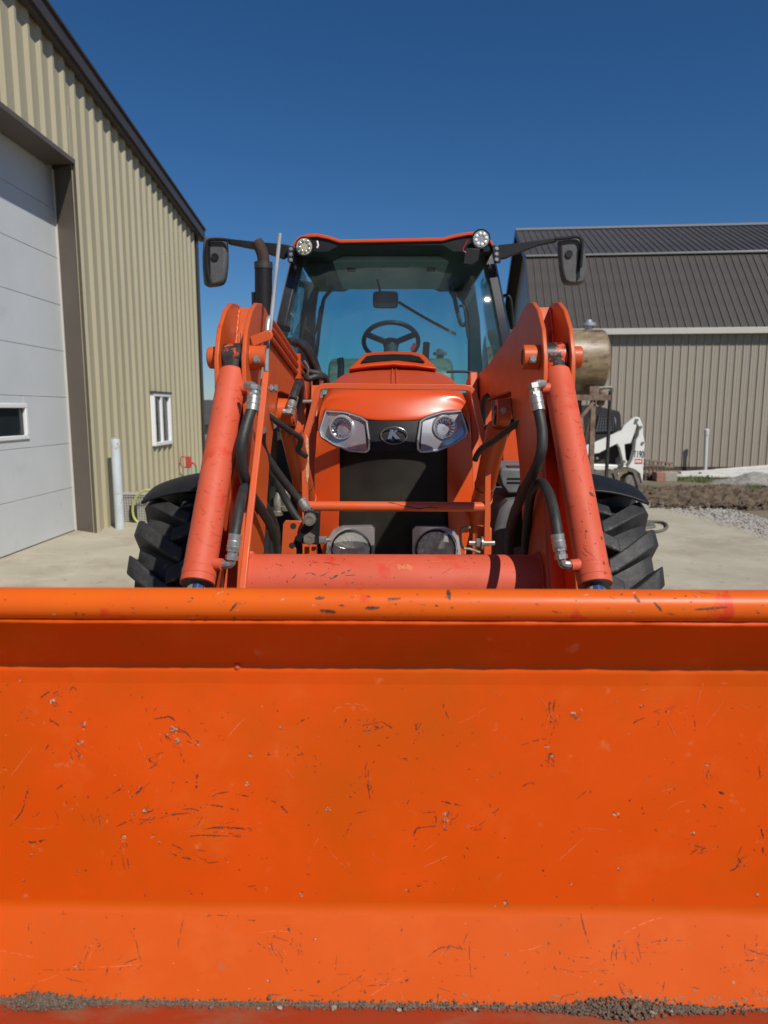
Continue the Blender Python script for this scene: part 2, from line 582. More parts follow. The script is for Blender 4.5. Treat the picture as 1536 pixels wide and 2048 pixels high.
def crom(pts, n):
    out = []
    for i in range(len(pts) - 1):
        p0 = pts[max(i - 1, 0)]
        p1, p2 = pts[i], pts[i + 1]
        p3 = pts[min(i + 2, len(pts) - 1)]
        for k in range(n):
            t = k / n
            out.append(0.5 * ((2 * p1) + (p2 - p0) * t + (2 * p0 - 5 * p1 + 4 * p2 - p3) * t * t
                              + (3 * p1 - p0 - 3 * p2 + p3) * t ** 3))
    out.append(pts[-1].copy())
    return out

def wm(o):
    b = Matrix.LocRotScale(o.location, o.rotation_euler, o.scale)
    return wm(o.parent) @ o.matrix_parent_inverse @ b if o.parent else b

def link(name, me, parent=None, bevel=0.0, local=False):
    o = bpy.data.objects.new(name, me)
    scene.collection.objects.link(o)
    if parent is not None:
        o.parent = parent
        if not local:
            o.matrix_parent_inverse = wm(parent).inverted()
    if bevel:
        b = o.modifiers.new('bevel', 'BEVEL')
        b.width = bevel
        b.segments = 2
        b.limit_method = 'ANGLE'
        b.angle_limit = R(40)
    return o

def thing(name, label, cat, loc, group=None):
    o = bpy.data.objects.new(name, None)
    o.empty_display_size = 0.2
    scene.collection.objects.link(o)
    o.location = loc
    return tag(o, label, cat, group)

def tag(o, label, cat, group=None):
    o['label'] = label
    o['category'] = cat
    if group:
        o['group'] = group
    return o

def struct(o):
    o['kind'] = 'structure'
    return o

def stuff(o, label, cat):
    o['kind'] = 'stuff'
    o['label'] = label
    o['category'] = cat
    return o

def text_mesh(s, body, size, extrude):
    cu = bpy.data.curves.new('txt', 'FONT')
    cu.body = body
    cu.size = size
    cu.extrude = extrude
    cu.align_x = 'CENTER'
    cu.align_y = 'CENTER'
    ob = bpy.data.objects.new('txt', cu)
    scene.collection.objects.link(ob)
    dg = bpy.context.evaluated_depsgraph_get()
    me = bpy.data.meshes.new_from_object(ob.evaluated_get(dg))
    bpy.data.objects.remove(ob)
    return me

# ================================================================== SETTING
# ---- ground: one sheet to the horizon, concrete pad, gravel strip, dirt
def gz(x, y):
    return 0.0
o = MB()
o.poly([(-400, -300, -0.03), (400, -300, -0.03), (400, 700, -0.03), (-400, 700, -0.03)])
struct(o.build('ground', 'ground_soil'))
edge = [G(1255, 1008), G(1340, 1018), G(1410, 1034), G(1470, 1051), G(1536, 1072)]
edge2 = [(e.x, e.y) for e in edge]
pad = [(-9, -8), (9, -8), (5.2, 6.0)] + [tuple(e) for e in reversed(edge2)] + [(2.6, 11.6), (-3.4, 14.6), (-9, 14.6)]
o = MB()
o.prism(pad, 'Z', -0.2, 0.0)
struct(o.build('concrete_pad', 'concrete', bevel=0.012))
# gravel strip along the edge of the pad
def strip_pt(i, off):
    e = edge2[i]
    return (e[0] + off * 0.72, e[1] + off * 0.70)
o = MB()
out = [G(1240, 990), G(1300, 1000), G(1400, 1008), G(1470, 1020), G(1545, 1040), G(1700, 1075)]
inn = [G(1240, 1012), G(1340, 1024), G(1410, 1042), G(1470, 1060), G(1536, 1082), G(1700, 1140)]
for i in range(5):
    o.poly([(inn[i].x, inn[i].y, -0.022), (inn[i + 1].x, inn[i + 1].y, -0.022),
            (out[i + 1].x, out[i + 1].y, -0.022), (out[i].x, out[i].y, -0.022)])
struct(o.build('gravel_strip', 'gravel'))
o = MB()
rg = random.Random(3)
for k in range(2600):
    i = rg.choice((0, 1, 1, 2, 2, 3, 3, 4))
    u, v = rg.random(), rg.random()
    a = Vector(inn[i]).lerp(Vector(inn[i + 1]), u)
    b = Vector(out[i]).lerp(Vector(out[i + 1]), u)
    p = a.lerp(b, v)
    r = rg.uniform(0.012, 0.034)
    o.ico((p.x, p.y, -0.02 + r * 0.3), r, 1, (1, rg.uniform(.6, 1), rg.uniform(.5, .8)), 0.22, rg)
stuff(o.build('gravel_stones', 'stone', sharp=10), 'loose grey gravel along the edge of the concrete', 'gravel')
# churned brown dirt with a low heap, and a grey gravel heap beside it
def heap(name, matn, c, rx, ry, h, seed, nu=60, nv=40, rough=0.3):
    m = MB()
    def f(u, v):
        x, y = (u * 2 - 1), (v * 2 - 1)
        d = math.hypot(x, y)
        base = max(0.0, 1 - d * d)
        n1 = noise.fractal(Vector((x * 3 + seed, y * 3, seed)), 1.0, 2.0, 5)
        n2 = noise.fractal(Vector((x * 12 + seed, y * 12, seed)), 0.8, 2.0, 4)
        n3 = noise.fractal(Vector((x * 40, y * 40, seed)), 0.7, 2.0, 3)
        z = h * base ** 1.3 * (1 + 0.75 * n1) + rough * h * (0.22 * n2 + 0.35 * n3) * min(1, base * 4)
        return (c[0] + x * rx, c[1] + y * ry, -0.028 + (max(z, 0) if base > 0 else -0.02))
    m.grid(f, nu, nv)
    return m.build(name, matn, sharp=60)
c = G(1470, 1000)
tag(heap('dirt_heap', 'brown_dirt', (c.x + 0.2, c.y + 0.3), 2.5, 1.4, 0.15, 1.3, 150, 90, 1.2), 'low heap of churned brown dirt beyond the gravel strip', 'dirt heap')
c = G(1330, 995)
tag(heap('dirt_patch', 'brown_dirt', (c.x + 0.4, c.y + 0.5), 2.0, 1.0, 0.10, 4.1, 110, 60, 1.6), 'flat spread of trampled brown dirt beside the white loader', 'dirt')
c = G(1545, 965)
tag(heap('gravel_heap', 'gravel', (c.x + 0.4, c.y), 1.7, 1.1, 0.22, 8.7, 60, 40), 'grey gravel heap at the right edge in front of barn', 'gravel heap')
# clods on the dirt
o = MB()
for k in range(900):
    p = G(rg.uniform(1300, 1600), rg.uniform(982, 1018))
    r = rg.uniform(0.015, 0.05)
    o.ico((p.x, p.y, rg.uniform(-0.02, 0.05)), r, 1, (1, 1, .6), 0.3, rg)
stuff(o.build('dirt_clods', 'brown_dirt', sharp=15), 'brown clods scattered on the churned dirt', 'dirt')
# grass
o = MB()
def tuft(p, h, n):
    for q in range(n):
        a = rg.uniform(0, 6.283)
        b = p + Vector((rg.gauss(0, .05), rg.gauss(0, .05), 0))
        t = b + Vector((math.cos(a) * h * .45, math.sin(a) * h * .45, h * rg.uniform(.6, 1)))
        w = Vector((-math.sin(a), math.cos(a), 0)) * 0.006
        o.bm.faces.new([o.bm.verts.new(b - w), o.bm.verts.new(b + w), o.bm.verts.new(t)])
for k in range(900):
    px = rg.choice((rg.uniform(1295, 1350), rg.uniform(1345, 1420), rg.uniform(1290, 1536), rg.uniform(1490, 1536)))
    p = G(px, rg.uniform(950, 978))
    n_ = noise.noise(Vector((p.x * .8, p.y * .8, 2)))
    if n_ < -0.05:
        continue
    tuft(Vector((p.x, p.y, -0.03)), rg.uniform(.05, .12), 9)
stuff(o.build('grass', 'grass'), 'sparse green grass between the dirt and the barn', 'grass')

# ---- metal building on the left
XW = -3.66
YC = 13.5
bld = thing('metal_building', 'tan ribbed steel building with a white overhead door at left', 'building', (XW, YC, 0))
def rake_z(y):
    return 4.80 + (YC - y) * 0.131
PITCH_W = 0.25
DOOR_Y0, DOOR_Y1, DOOR_Z = 3.3, 8.43, 4.28
WIN = (10.68, 11.50, 0.95, 1.76)
prof = [(0.0, -0.034), (0.130, -0.034), (0.165, 0.0), (0.205, 0.0), (0.245, -0.034), (0.25, -0.034)]
for i in range(54):
    y1 = YC - i * PITCH_W
    y0 = y1 - PITCH_W
    segs = []
    zt = lambda y: rake_z(y) - 0.10
    spans = [(0.0, None)]
    mid = (y0 + y1) / 2
    if DOOR_Y0 < mid < DOOR_Y1 and y1 <= DOOR_Y1 + 0.13:
        spans = [(DOOR_Z, None)]
    elif WIN[0] < mid < WIN[1]:
        spans = [(0.0, WIN[2]), (WIN[3], None)]
    m = MB()
    for zb, ztop in spans:
        lo, hi = [], []
        for (dy, dx) in prof:
            y = y1 - dy
            lo.append(m.bm.verts.new((XW + dx, y, zb)))
            hi.append(m.bm.verts.new((XW + dx, y, ztop if ztop else zt(y))))
        for k in range(len(lo) - 1):
            m.bm.faces.new((lo[k], lo[k + 1], hi[k + 1], hi[k]))
    m.build('wall_panel', 'tan_steel', bld, sharp=20)
# infill by the jamb, so that the wall closes at the opening
MB().box((XW - 0.034, DOOR_Y1 - 0.0, 0.0), (XW - 0.030, DOOR_Y1 + 0.2, 4.9)).build('wall_backing', 'tan_steel', bld)
# jamb and lintel trim (bronze), splayed towards the door leaf
XD = -3.99
m = MB()
m.prism([(XW + 0.004, DOOR_Y1), (XW + 0.004, DOOR_Y1 + 0.02), (XD, DOOR_Y1 + 0.24), (XD, DOOR_Y1 + 0.20)], 'Z', 0.0, DOOR_Z)
m.build('door_jamb', 'jamb_trim', bld)
m = MB()
m.box((XD, DOOR_Y0, DOOR_Z), (XW + 0.006, DOOR_Y1 + 0.02, DOOR_Z + 0.05))
m.build('door_lintel', 'jamb_trim', bld)
m = MB()
m.box((XD - 0.012, DOOR_Y1 + 0.182, 0.0), (XD + 0.006, DOOR_Y1 + 0.20, DOOR_Z))
m.build('weather_strip', 'fascia', bld)
door = MB().box((XD - 0.09, DOOR_Y0, 0.005), (XD - 0.045, DOOR_Y1 + 0.2, DOOR_Z + 0.2)).build('overhead_door', 'door_white', bld)
zs = [0.01, 0.545, 1.09, 1.65, 2.20, 2.74, 3.28, 3.83, 4.38]
dw = (7.05, 7.60, 1.23, 1.52)
for k in range(8):
    z0, z1 = zs[k] + 0.002, zs[k + 1] - 0.002
    m = MB()
    x0, x1 = XD - 0.044, XD - 0.012
    if k == 2:
        m.box((x0, DOOR_Y0, z0), (x1, dw[0], z1)).box((x0, dw[1], z0), (x1, DOOR_Y1 + 0.195, z1))
        m.box((x0, dw[0], z0), (x1, dw[1], dw[2])).box((x0, dw[0], dw[3]), (x1, dw[1], z1))
    else:
        m.box((x0, DOOR_Y0, z0), (x1, DOOR_Y1 + 0.195, z1))
    m.build('door_panel', 'door_white', door, bevel=0.003)
def frame_x(parent, x, y0, y1, z0, z1, w, d, mt, name='window_frame'):
    m = MB()
    m.box((x, y0 - w, z0 - w), (x + d, y1 + w, z0)).box((x, y0 - w, z1), (x + d, y1 + w, z1 + w))
    m.box((x, y0 - w, z0), (x + d, y0, z1)).box((x, y1, z0), (x + d, y1 + w, z1))
    return m.build(name, mt, parent, bevel=0.006)
frame_x(door, XD - 0.03, *dw, 0.045, 0.035, 'vinyl_white')
MB().box((XD - 0.038, dw[0], dw[2]), (XD - 0.032, dw[1], dw[3])).build('window_pane', 'window_glass', door)
MB().box((XD - 0.36, dw[0] - .2, dw[2] - .2), (XD - 0.35, dw[1] + .4, dw[3] + .2)).build('dark_interior', 'dark_room', bld)
# sliding window in the wall
win = frame_x(bld, XW - 0.05, WIN[0] + 0.055, WIN[1] - 0.055, WIN[2] + 0.055, WIN[3] - 0.055, 0.055, 0.075, 'vinyl_white', 'window')
ym = (WIN[0] + WIN[1]) / 2 - 0.03
MB().box((XW - 0.03, ym - 0.025, WIN[2] + .05), (XW + 0.02, ym + 0.025, WIN[3] - .05)).build('window_mullion', 'vinyl_white', win)
MB().box((XW - 0.02, WIN[0] + .05, WIN[2] + .05), (XW - 0.014, ym - .02, WIN[3] - .05)).build('window_pane', 'window_glass', win)
MB().box((XW - 0.03, ym + .02, WIN[2] + .05), (XW - 0.024, WIN[1] - .05, WIN[3] - .05)).build('window_pane', 'window_glass', win)
MB().box((XW - 0.30, WIN[0] - .1, WIN[2] - .1), (XW - 0.29, WIN[1] + .4, WIN[3] + .1)).build('dark_interior', 'dark_room', bld)
m = MB()
for k in range(5):
    m.cyl((XW - 0.13, WIN[0] + 0.07 + k * 0.05, WIN[2]), (XW - 0.13, WIN[0] + 0.07 + k * 0.05, WIN[3]), 0.028, seg=8)
m.build('curtain', 'curtain', win)
m = MB()
for k in range(3):
    m.cyl((XW - 0.14, WIN[1] - 0.20 + k * 0.04, WIN[2]), (XW - 0.14, WIN[1] - 0.20 + k * 0.04, WIN[3]), 0.022, seg=8)
m.build('curtain', 'curtain_green', win)
MB().box((XW - 0.034, WIN[0] - 0.03, WIN[3] - 0.004), (XW + 0.035, WIN[1] + 0.03, WIN[3] + 0.022)).build('window_drip_cap', 'bronze_trim', win)
# corner trim, rake trim and roof, far side walls
m = MB()
m.box((XW - 0.06, YC + 0.001, 0), (XW + 0.010, YC + 0.06, rake_z(YC) - 0.05)).box((XW - 0.002, YC - 0.07, 0), (XW + 0.008, YC, rake_z(YC) - 0.06))
m.build('corner_trim', 'bronze_trim', bld)
y_pk = -2.0
def slope_bar(x0, x1, d0, d1, name, mt, e=0.22):
    m = MB()
    ya, yb = YC + e, y_pk
    m.prism([(ya, rake_z(ya) + d0), (yb, rake_z(yb) + d0), (yb, rake_z(yb) + d1), (ya, rake_z(ya) + d1)], 'X', x0, x1)
    return m.build(name, mt, bld)
slope_bar(XW + 0.004, XW + 0.07, -0.145, 0.03, 'rake_trim', 'bronze_trim')
slope_bar(XW + 0.071, XW + 0.10, -0.105, 0.055, 'rake_trim', 'bronze_trim')
slope_bar(XW + 0.02, XW + 0.125, 0.056, 0.085, 'rake_cap', 'bronze_trim')
slope_bar(XW - 12, XW + 0.019, 0.035, 0.08, 'roof_sheet', 'bronze_trim')
MB().box((XW - 12, YC + 0.0, 0), (XW - 0.061, YC + 0.05, rake_z(YC) - 0.02)).build('side_wall', 'tan_steel', bld)
MB().box((XW - 12, YC + 0.1, rake_z(YC) - 0.15), (XW + 0.03, YC + 0.25, rake_z(YC) - 0.03)).build('gutter', 'bronze_trim', bld)

# ---- bollard beside the door
b = P(240, 1057, 8.78)
bol = thing('bollard', 'pale blue steel bollard with rust patches beside the garage opening', 'bollard', (b.x, 8.78, 0))
tz = P(221, 878, 8.78).z
m = MB()
m.lathe((b.x, 8.78, 0), (0, 0, 1), [(0, .057), (tz - .01, .057), (tz, .052)], 24)
m.build('post', 'bollard_paint', bol)
MB().lathe((b.x, 8.78, tz + .0005), (0, 0, 1), [(0, .050), (.012, .046), (.02, .02)], 24).build('concrete_fill', 'block_grey', bol)

# ---- wire crate and metal tool box by the wall
cr = P(265, 1055, 9.3)
cg = thing('wire_crate', 'silver wire mesh crate standing at the tan wall', 'crate', (P(240, 1055, 9.3).x, 9.3, 0))
x0, x1 = P(238, 1055, 9.3).x, P(297, 1055, 9.3).x
zt_ = P(260, 988, 9.3).z
for k in range(13):
    x = x0 + (x1 - x0) * k / 12
    MB().cyl((x, 9.3, 0.012), (x, 9.3, zt_), 0.004, seg=6).build('wire', 'crate_wire', cg)
for k in range(11):
    z = 0.02 + (zt_ - 0.02) * k / 10
    MB().cyl((x0, 9.305, z), (x1, 9.305, z), 0.004, seg=6).build('wire', 'crate_wire', cg)
m = MB()
for x in (x0, x1):
    m.box((x - .012, 9.29, 0.0), (x + .012, 9.32, zt_ + .01))
m.box((x0, 9.29, zt_ - .005), (x1, 9.32, zt_ + .02))
m.build('crate_frame', 'crate_wire', cg)
MB().box((x0 + .02, 9.34, 0.0), (x1 - .02, 9.8, zt_ - .02)).build('crate_body', 'block_grey', cg, bevel=.01)
m = MB()
c0 = P(268, 1025, 9.29)
m.box((c0.x - .05, 9.25, c0.z - .10), (c0.x + .05, 9.288, c0.z + .10))
m.build('latch_plate', 'dark_metal', cg, bevel=.01)
xa, xb = P(290, 985, 9.6).x, P(372, 985, 9.6).x
tb = thing('tool_box', 'grey metal tool box with a ribbed lid behind the wire crate', 'tool box', (xa, 9.85, 0))
zb_ = P(300, 992, 9.85).z
MB().box((xa, 9.85, 0.0), (xb, 10.3, zb_ - .06)).build('box_body', 'galvanised', tb, bevel=.01)
MB().box((xa - .015, 9.835, zb_ - .058), (xb + .015, 10.31, zb_)).build('lid', 'galvanised', tb, bevel=.015)
for k in range(2):
    MB().box((xa + .03, 9.836, zb_ - .20 - k * .13), (xb - .03, 9.849, zb_ - .16 - k * .13)).build('rib', 'galvanised', tb, bevel=.006)
pts = [P(px, py, 9.22 - .02 * i) for i, (px, py) in enumerate([(285, 1053), (268, 1035), (266, 1010), (276, 990), (292, 980), (310, 984), (325, 998), (333, 1010), (345, 1035), (352, 1052)])]
tag(MB().tube(pts, 0.016, 8, 6).build('garden_hose', 'hose_yellow'), 'yellow hose arched against the wire crate', 'hose')

# ---- yard hydrant
hy = P(378, 955, 11.9)
hd = thing('yard_hydrant', 'red frost free hydrant on a grey pipe by the wall', 'hydrant', (hy.x, 11.9, 0))
top = P(378, 935, 11.9)
MB().cyl((hy.x, 11.9, 0), (hy.x, 11.9, top.z), .018, seg=12).build('pipe', 'galvanised', hd)
m = MB()
m.box((hy.x - .04, 11.87, top.z), (hy.x + .045, 11.93, top.z + .19))
m.tube([(hy.x + .03, 11.9, top.z + .07), (hy.x + .10, 11.9, top.z + .07), (hy.x + .125, 11.9, top.z + .01)], .018, 10, 5)
m.build('head', 'hydrant_red', hd, bevel=.012)
MB().tube([(hy.x - .03, 11.9, top.z + .17), (hy.x - .12, 11.9, top.z + .18), (hy.x - .125, 11.9, top.z + .03), (hy.x - .03, 11.9, top.z + .0)], .010, 8, 5).build('handle', 'hydrant_red', hd)
MB().tube([(hy.x + .125, 11.9, top.z + .009), (hy.x + .135, 11.9, top.z - .13), (hy.x + .15, 11.9, 0.1)], .016, 8, 5).build('hose_end', 'hose_green', hd)

# ---- far shed beyond the corner of the building
fs = P(405, 836, 34)
sh = thing('far_shed', 'small grey shed far behind the tan building corner', 'shed', (fs.x, 34, 0))
MB().box((fs.x - 4, 34, 0), (fs.x + .35, 39, fs.z - .3)).build('wall', 'barn_wall', sh)
m = MB()
m.prism([(33.6, fs.z - .3), (39.4, fs.z - .3), (36.5, fs.z + 0.9)], 'X', fs.x - 4.2, fs.x + .5)
m.build('roof', 'barn_roof', sh)

# ---- barn on the right
B_YAW = R(4.5)
bc = P(1090, 700, 18.2)
barn = thing('gambrel_barn', 'long tan barn with a dark ribbed gambrel roof at right', 'barn', (bc.x, 18.2, -0.03))
barn.rotation_euler = (0, 0, -B_YAW)
ze = P(1205, 656, 17.7).z + .03
yk, yr = 1.95, 5.4
zk = P(1085, 514, 18.2 + yk).z + .03
zr = P(1050, 460, 18.2 + yr).z + .03
ye = -0.16
NP, PW = 60, 0.186
def rib_sheet(p0, p1, w):
    """one sheet strip with a raised rib at its edge and two small stiffeners; p0, p1 are (y, z)"""
    m = MB()
    d = Vector((0, p1[0] - p0[0], p1[1] - p0[1])).normalized()
    n = Vector((0, -d.z, d.y))
    if n.y > 0:
        n = -n
    pr = [(0, 0), (w * .30, 0), (w * .33, .006), (w * .39, .006), (w * .42, 0), (w * .62, 0), (w * .65, .006), (w * .71, .006), (w * .74, 0),
          (w * .86, 0), (w * .91, .026), (w * .97, .026), (w, 0)]
    lo = [m.bm.verts.new(Vector((x, p0[0], p0[1])) + n * h) for x, h in pr]
    hi = [m.bm.verts.new(Vector((x, p1[0], p1[1])) + n * h) for x, h in pr]
    for k in range(len(pr) - 1):
        m.bm.faces.new((lo[k], lo[k + 1], hi[k + 1], hi[k]))
    return m
wall_me = rib_sheet((0.0, 0.10), (0.0, ze + .1), PW).mesh('wall_panel', 'barn_wall', 20)
low_me = rib_sheet((ye, ze), (yk, zk), PW).mesh('roof_panel', 'barn_roof', 20)
up_me = rib_sheet((yk, zk), (yr, zr), PW).mesh('upper_roof_panel', 'barn_roof', 20)
L_ = NP * PW
for k in range(NP):
    o = link('wall_panel', wall_me, barn, local=True)
    o.location.x = k * PW
    o = link('roof_panel', low_me, barn, local=True)
    o.location.x = -.33 + k * PW
    o = link('upper_roof_panel', up_me, barn, local=True)
    o.location.x = -.33 + k * PW
yb = 2 * yr - ye
m = MB()   # rear slopes
m.slab([(-.33, yr, zr), (-.33, 2 * yr - yk, zk), (L_ - .3, 2 * yr - yk, zk), (L_ - .3, yr, zr)], (0, 0, -.03))
m.slab([(-.33, 2 * yr - yk, zk), (-.33, yb, ze), (L_ - .3, yb, ze), (L_ - .3, 2 * yr - yk, zk)], (0, 0, -.03))
m.build('rear_roof', 'barn_roof', barn, local=True)
m = MB()   # gable end
g = [(0.01, 0), (2 * yr - .01, 0), (2 * yr - .01, ze + .06), (2 * yr - yk, zk - .04), (yr, zr - .04), (yk, zk - .04), (0.01, ze + .06)]
m.prism(g, 'X', 0.0, 0.08)
m.build('gable_wall', 'barn_wall', barn, local=True)
for (a, b_) in (((ye, ze), (yk, zk)), ((yk, zk), (yr, zr)), ((yr, zr), (2 * yr - yk, zk)), ((2 * yr - yk, zk), (yb, ze))):
    m = MB()
    m.prism([(a[0], a[1] + .03), (b_[0], b_[1] + .03), (b_[0], b_[1] - .16), (a[0], a[1] - .16)], 'X', -.37, -.334)
    m.build('gable_trim', 'bronze_trim', barn, local=True)
    m = MB()
    m.prism([(a[0], a[1] - .03), (b_[0], b_[1] - .03), (b_[0], b_[1] - .06), (a[0], a[1] - .06)], 'X', -.333, -.001)
    m.build('soffit', 'bronze_trim', barn, local=True)
MB().box((-.33, ye - .055, ze - .14), (L_, ye - .02, ze + .01)).build('fascia', 'fascia', barn, local=True, bevel=.008)
MB().box((-.33, ye - .019, ze - .13), (L_, -.001, ze - .11)).build('eave_soffit', 'fascia', barn, local=True)
m = MB()
m.box((-.36, yk - .10, zk - .01), (L_, yk + .08, zk + .045), rot=None)
m.build('roof_break_flashing', 'ridge_metal', barn, local=True, bevel=.01)
m = MB()
m.prism([(yr - .16, zr - .04), (yr, zr + .06), (yr + .16, zr - .04)], 'X', -.36, L_)
m.build('ridge_cap', 'ridge_metal', barn, local=True)
MB().box((0, 0.003, 0), (L_, 0.05, .11)).build('base_trim', 'bronze_trim', barn, local=True)
MB().box((L_ - .08, 0.06, 0), (L_, 2 * yr, ze)).build('far_end_wall', 'barn_wall', barn, local=True)

# ---- vent pipe on the barn wall, white trim pile, scrap rack, bricks
pv = P(1410, 943, 17.45)
vp = thing('vent_pipe', 'grey plastic vent pipe rising against the barn wall', 'pipe', (pv.x, pv.y, 0))
tp = P(1413, 868, 17.45)
MB().tube([(pv.x, pv.y, -.03), (tp.x, tp.y, tp.z)], .045, 14, smooth=False).build('pipe', 'pvc', vp)
MB().lathe((tp.x, tp.y, tp.z), (0, 0, 1), [(-.02, .058), (.10, .062), (.13, .03)], 14).build('vent_cap', 'pvc', vp)
rg = random.Random(11)
specs = [((1400, 948), (1560, 944), 16.3, .16), ((1345, 954), (1440, 957), 16.0, .10), ((1360, 947), (1545, 936), 16.6, .12),
         ((1415, 957), (1480, 958), 15.9, .09), ((1430, 941), (1560, 931), 16.9, .10)]
for k, (a, b_, Y, w) in enumerate(specs):
    A, B_ = P(*a, Y), P(*b_, Y)
    A.z = max(A.z, .02); B_.z = max(B_.z, .02)
    t = MB().bar(A, B_, .14, w * .6).build('trim_board', 'lumber', bevel=.006)
    tag(t, ['longest white board on top of the pile by the barn', 'short pale board lying out to the left of the pile',
            'white board reaching from the vent pipe into the pile', 'shortest pale board in front of the white pile',
            'white board leaning highest behind the pile at the barn'][k], 'board', 'white boards stacked by the barn')
rk = P(1300, 960, 15.6)
sc = thing('scrap_rack', 'rusty welded steel rack lying between white loader and barn', 'rack', (rk.x, 15.6, 0))
for row, py in enumerate((922, 930, 940, 950)):
    A, B_ = P(1287, py - 2, 15.2 + row * .05), P(1346, py + 5, 16.1 + row * .05)
    MB().bar(A, B_, .035, .035).build('rail', 'rust_steel', sc)
for q in range(7):
    A = P(1291 + q * 8, 921 + q * .8, 15.25 + q * .13)
    MB().bar(A, A + Vector((0.02, 0, -.42)), .025, .025, up=(0, 1, 0)).build('upright', 'rust_steel', sc)
MB().box((P(1284, 960, 15.4).x, 15.4, -.03), (P(1312, 960, 15.4).x, 15.9, P(1300, 950, 15.4).z)).build('crate_base', 'dark_metal', sc, bevel=.02)
for k, (px, mt, w, lab) in enumerate(((1322, 'brick_red', .20, 'reddish masonry block on the ground beside the rack'),
                                 (1342, 'block_grey', .26, 'grey concrete block right of the red one'))):
    p = P(px, 966, 15.1)
    t = MB().box((p.x - w / 2, 15.1, -.03), (p.x + w / 2, 15.4, .17), ).build('masonry_block', mt, bevel=.01)
    tag(t, lab, 'block')

# ---- fuel tanks on stands behind the tractor
def fuel_tank(x0, x1, Y, zc, r, capx, label):
    t = thing('fuel_tank', label, 'tank', ((x0 + x1) / 2, Y, 0), 'rusty fuel tanks behind the tractor')
    m = MB()
    ln = x1 - x0
    m.lathe((x0, Y, zc), (1, 0, 0), [(-.05, r * .5), (-.03, r * .85), (0, r * .97), (.03, r), (ln - .03, r), (ln, r * .97), (ln + .03, r * .85), (ln + .05, r * .5)], 48)
    m.build('barrel', 'rust_tank', t)
    m = MB()
    m.lathe((capx, Y, zc + r - .015), (0, 0, 1), [(0, .05), (.06, .05), (.061, .095), (.10, .095), (.101, .05), (.14, .045)], 20)
    m.build('filler_cap', 'rust_steel' if x0 < 0 else 'galvanised', t)
    for x in (x0 + .18, x1 - .18):
        m = MB()
        m.box((x - .06, Y - r * .98, zc - r - .06), (x + .06, Y + r * .98, zc - r * .86))
        m.build('saddle', 'rust_steel', t)
        for s in (-1, 1):
            MB().bar((x, Y + s * (r - .06), zc - r - .06), (x, Y + s * (r + .02), 0), .06, .06, up=(0, 1, 0)).build('leg', 'rust_steel', t)
        MB().bar((x, Y - r + .03, zc - r - .08), (x, Y + r - .03, .25), .04, .04).build('brace', 'rust_steel', t)
        MB().bar((x, Y + r - .06, zc - r - .09), (x, Y - r - .0, .3), .04, .03).build('brace', 'rust_steel', t)
    zb2 = zc - r - .05
    MB().bar((x0 + .18, Y - r + .01, zb2 - .04), (x1 + .02, Y - r + .01, zb2 - .04), .09, .07).build('stand_beam', 'rust_steel', t)
    MB().bar((x0 + .2, Y - r, zb2 - .1), (x1 - .2, Y - r, .3), .05, .04).build('brace', 'rust_steel', t)
    MB().bar((x1 - .2, Y - r - .045, zb2 - .1), (x0 + .2, Y - r - .045, .3), .05, .04).build('brace', 'rust_steel', t)
    return t
r_ = .43
pt, pb = P(1195, 657, 9.5 - r_ * .3), P(1195, 782, 9.5 - r_ * .3)
e0, e1 = P(975, 700, 9.5), P(1203, 700, 9.5)
fuel_tank(e0.x, e1.x, 9.5, (pt.z + pb.z) / 2, (pt.z - pb.z) / 2, P(1177, 650, 9.5).x, 'rusty cream fuel tank on a tall stand right of the cab')
e0, e1 = P(664, 740, 9.8), P(899, 740, 9.8)
zt2 = P(780, 717, 9.8).z
fuel_tank(e0.x, e1.x, 9.8, zt2 - .42, .42, P(880, 715, 9.8).x, 'rusty fuel tank seen through the cab glass above the hood')
# hand pump standpipe by the tank
sp = thing('fuel_standpipe', 'thin black standpipe with a hanging filter beside the rusty tank', 'standpipe', (P(1212, 965, 9.2).x, 9.2, 0))
a, b_ = P(1212, 965, 9.2), P(1221, 782, 9.2)
MB().cyl((a.x, 9.2, 0), a, .024, seg=12).build('post', 'dark_metal', sp)
MB().tube([a, b_], .024, 12, smooth=False).build('upper_post', 'dark_metal', sp)
MB().tube([b_ + V(.02, 0, -.02), b_ + V(.02, 0, .035), b_ + V(-.05, 0, .045), b_ + V(-.2, 0, .03)], .02, 10, 5).build('elbow', 'dirty_steel', sp)
f_ = P(1203, 790, 9.2)
MB().lathe((f_.x + .01, 9.2, f_.z + .06), (-.12, 0, -1), [(0, .03), (.02, .055), (.04, .058), (.16, .052), (.19, .045), (.2, .012), (.24, .010)], 20).build('filter', 'rust_steel', sp)
MB().box((P(1196, 795, 9.2).x - .02, 9.17, f_.z - .02), (P(1196, 795, 9.2).x + .02, 9.19, f_.z + .08)).build('tag', 'ink_blue', sp)

# ---- hose coil and flat pad on the concrete at the right
pts = [G(px, py, .02) for px, py in ((1286, 1062), (1300, 1064), (1320, 1062), (1333, 1056), (1332, 1048), (1318, 1044), (1296, 1043), (1284, 1044))]
tag(MB().tube(pts, .02, 8, 6).build('drain_hose', 'track_rubber'), 'dark bent hose lying on the concrete behind the right tyre', 'hose')
m = MB()
q = [G(px, py, 0.0) for px, py in ((1285, 1060), (1312, 1056), (1304, 1047), (1285, 1046))]
m.slab([(p.x, p.y, .001) for p in q], (0, 0, .03))
tag(m.build('flat_plate', 'dirty_steel', bevel=.008), 'flat rusty plate inside the bent hose on the concrete', 'plate')

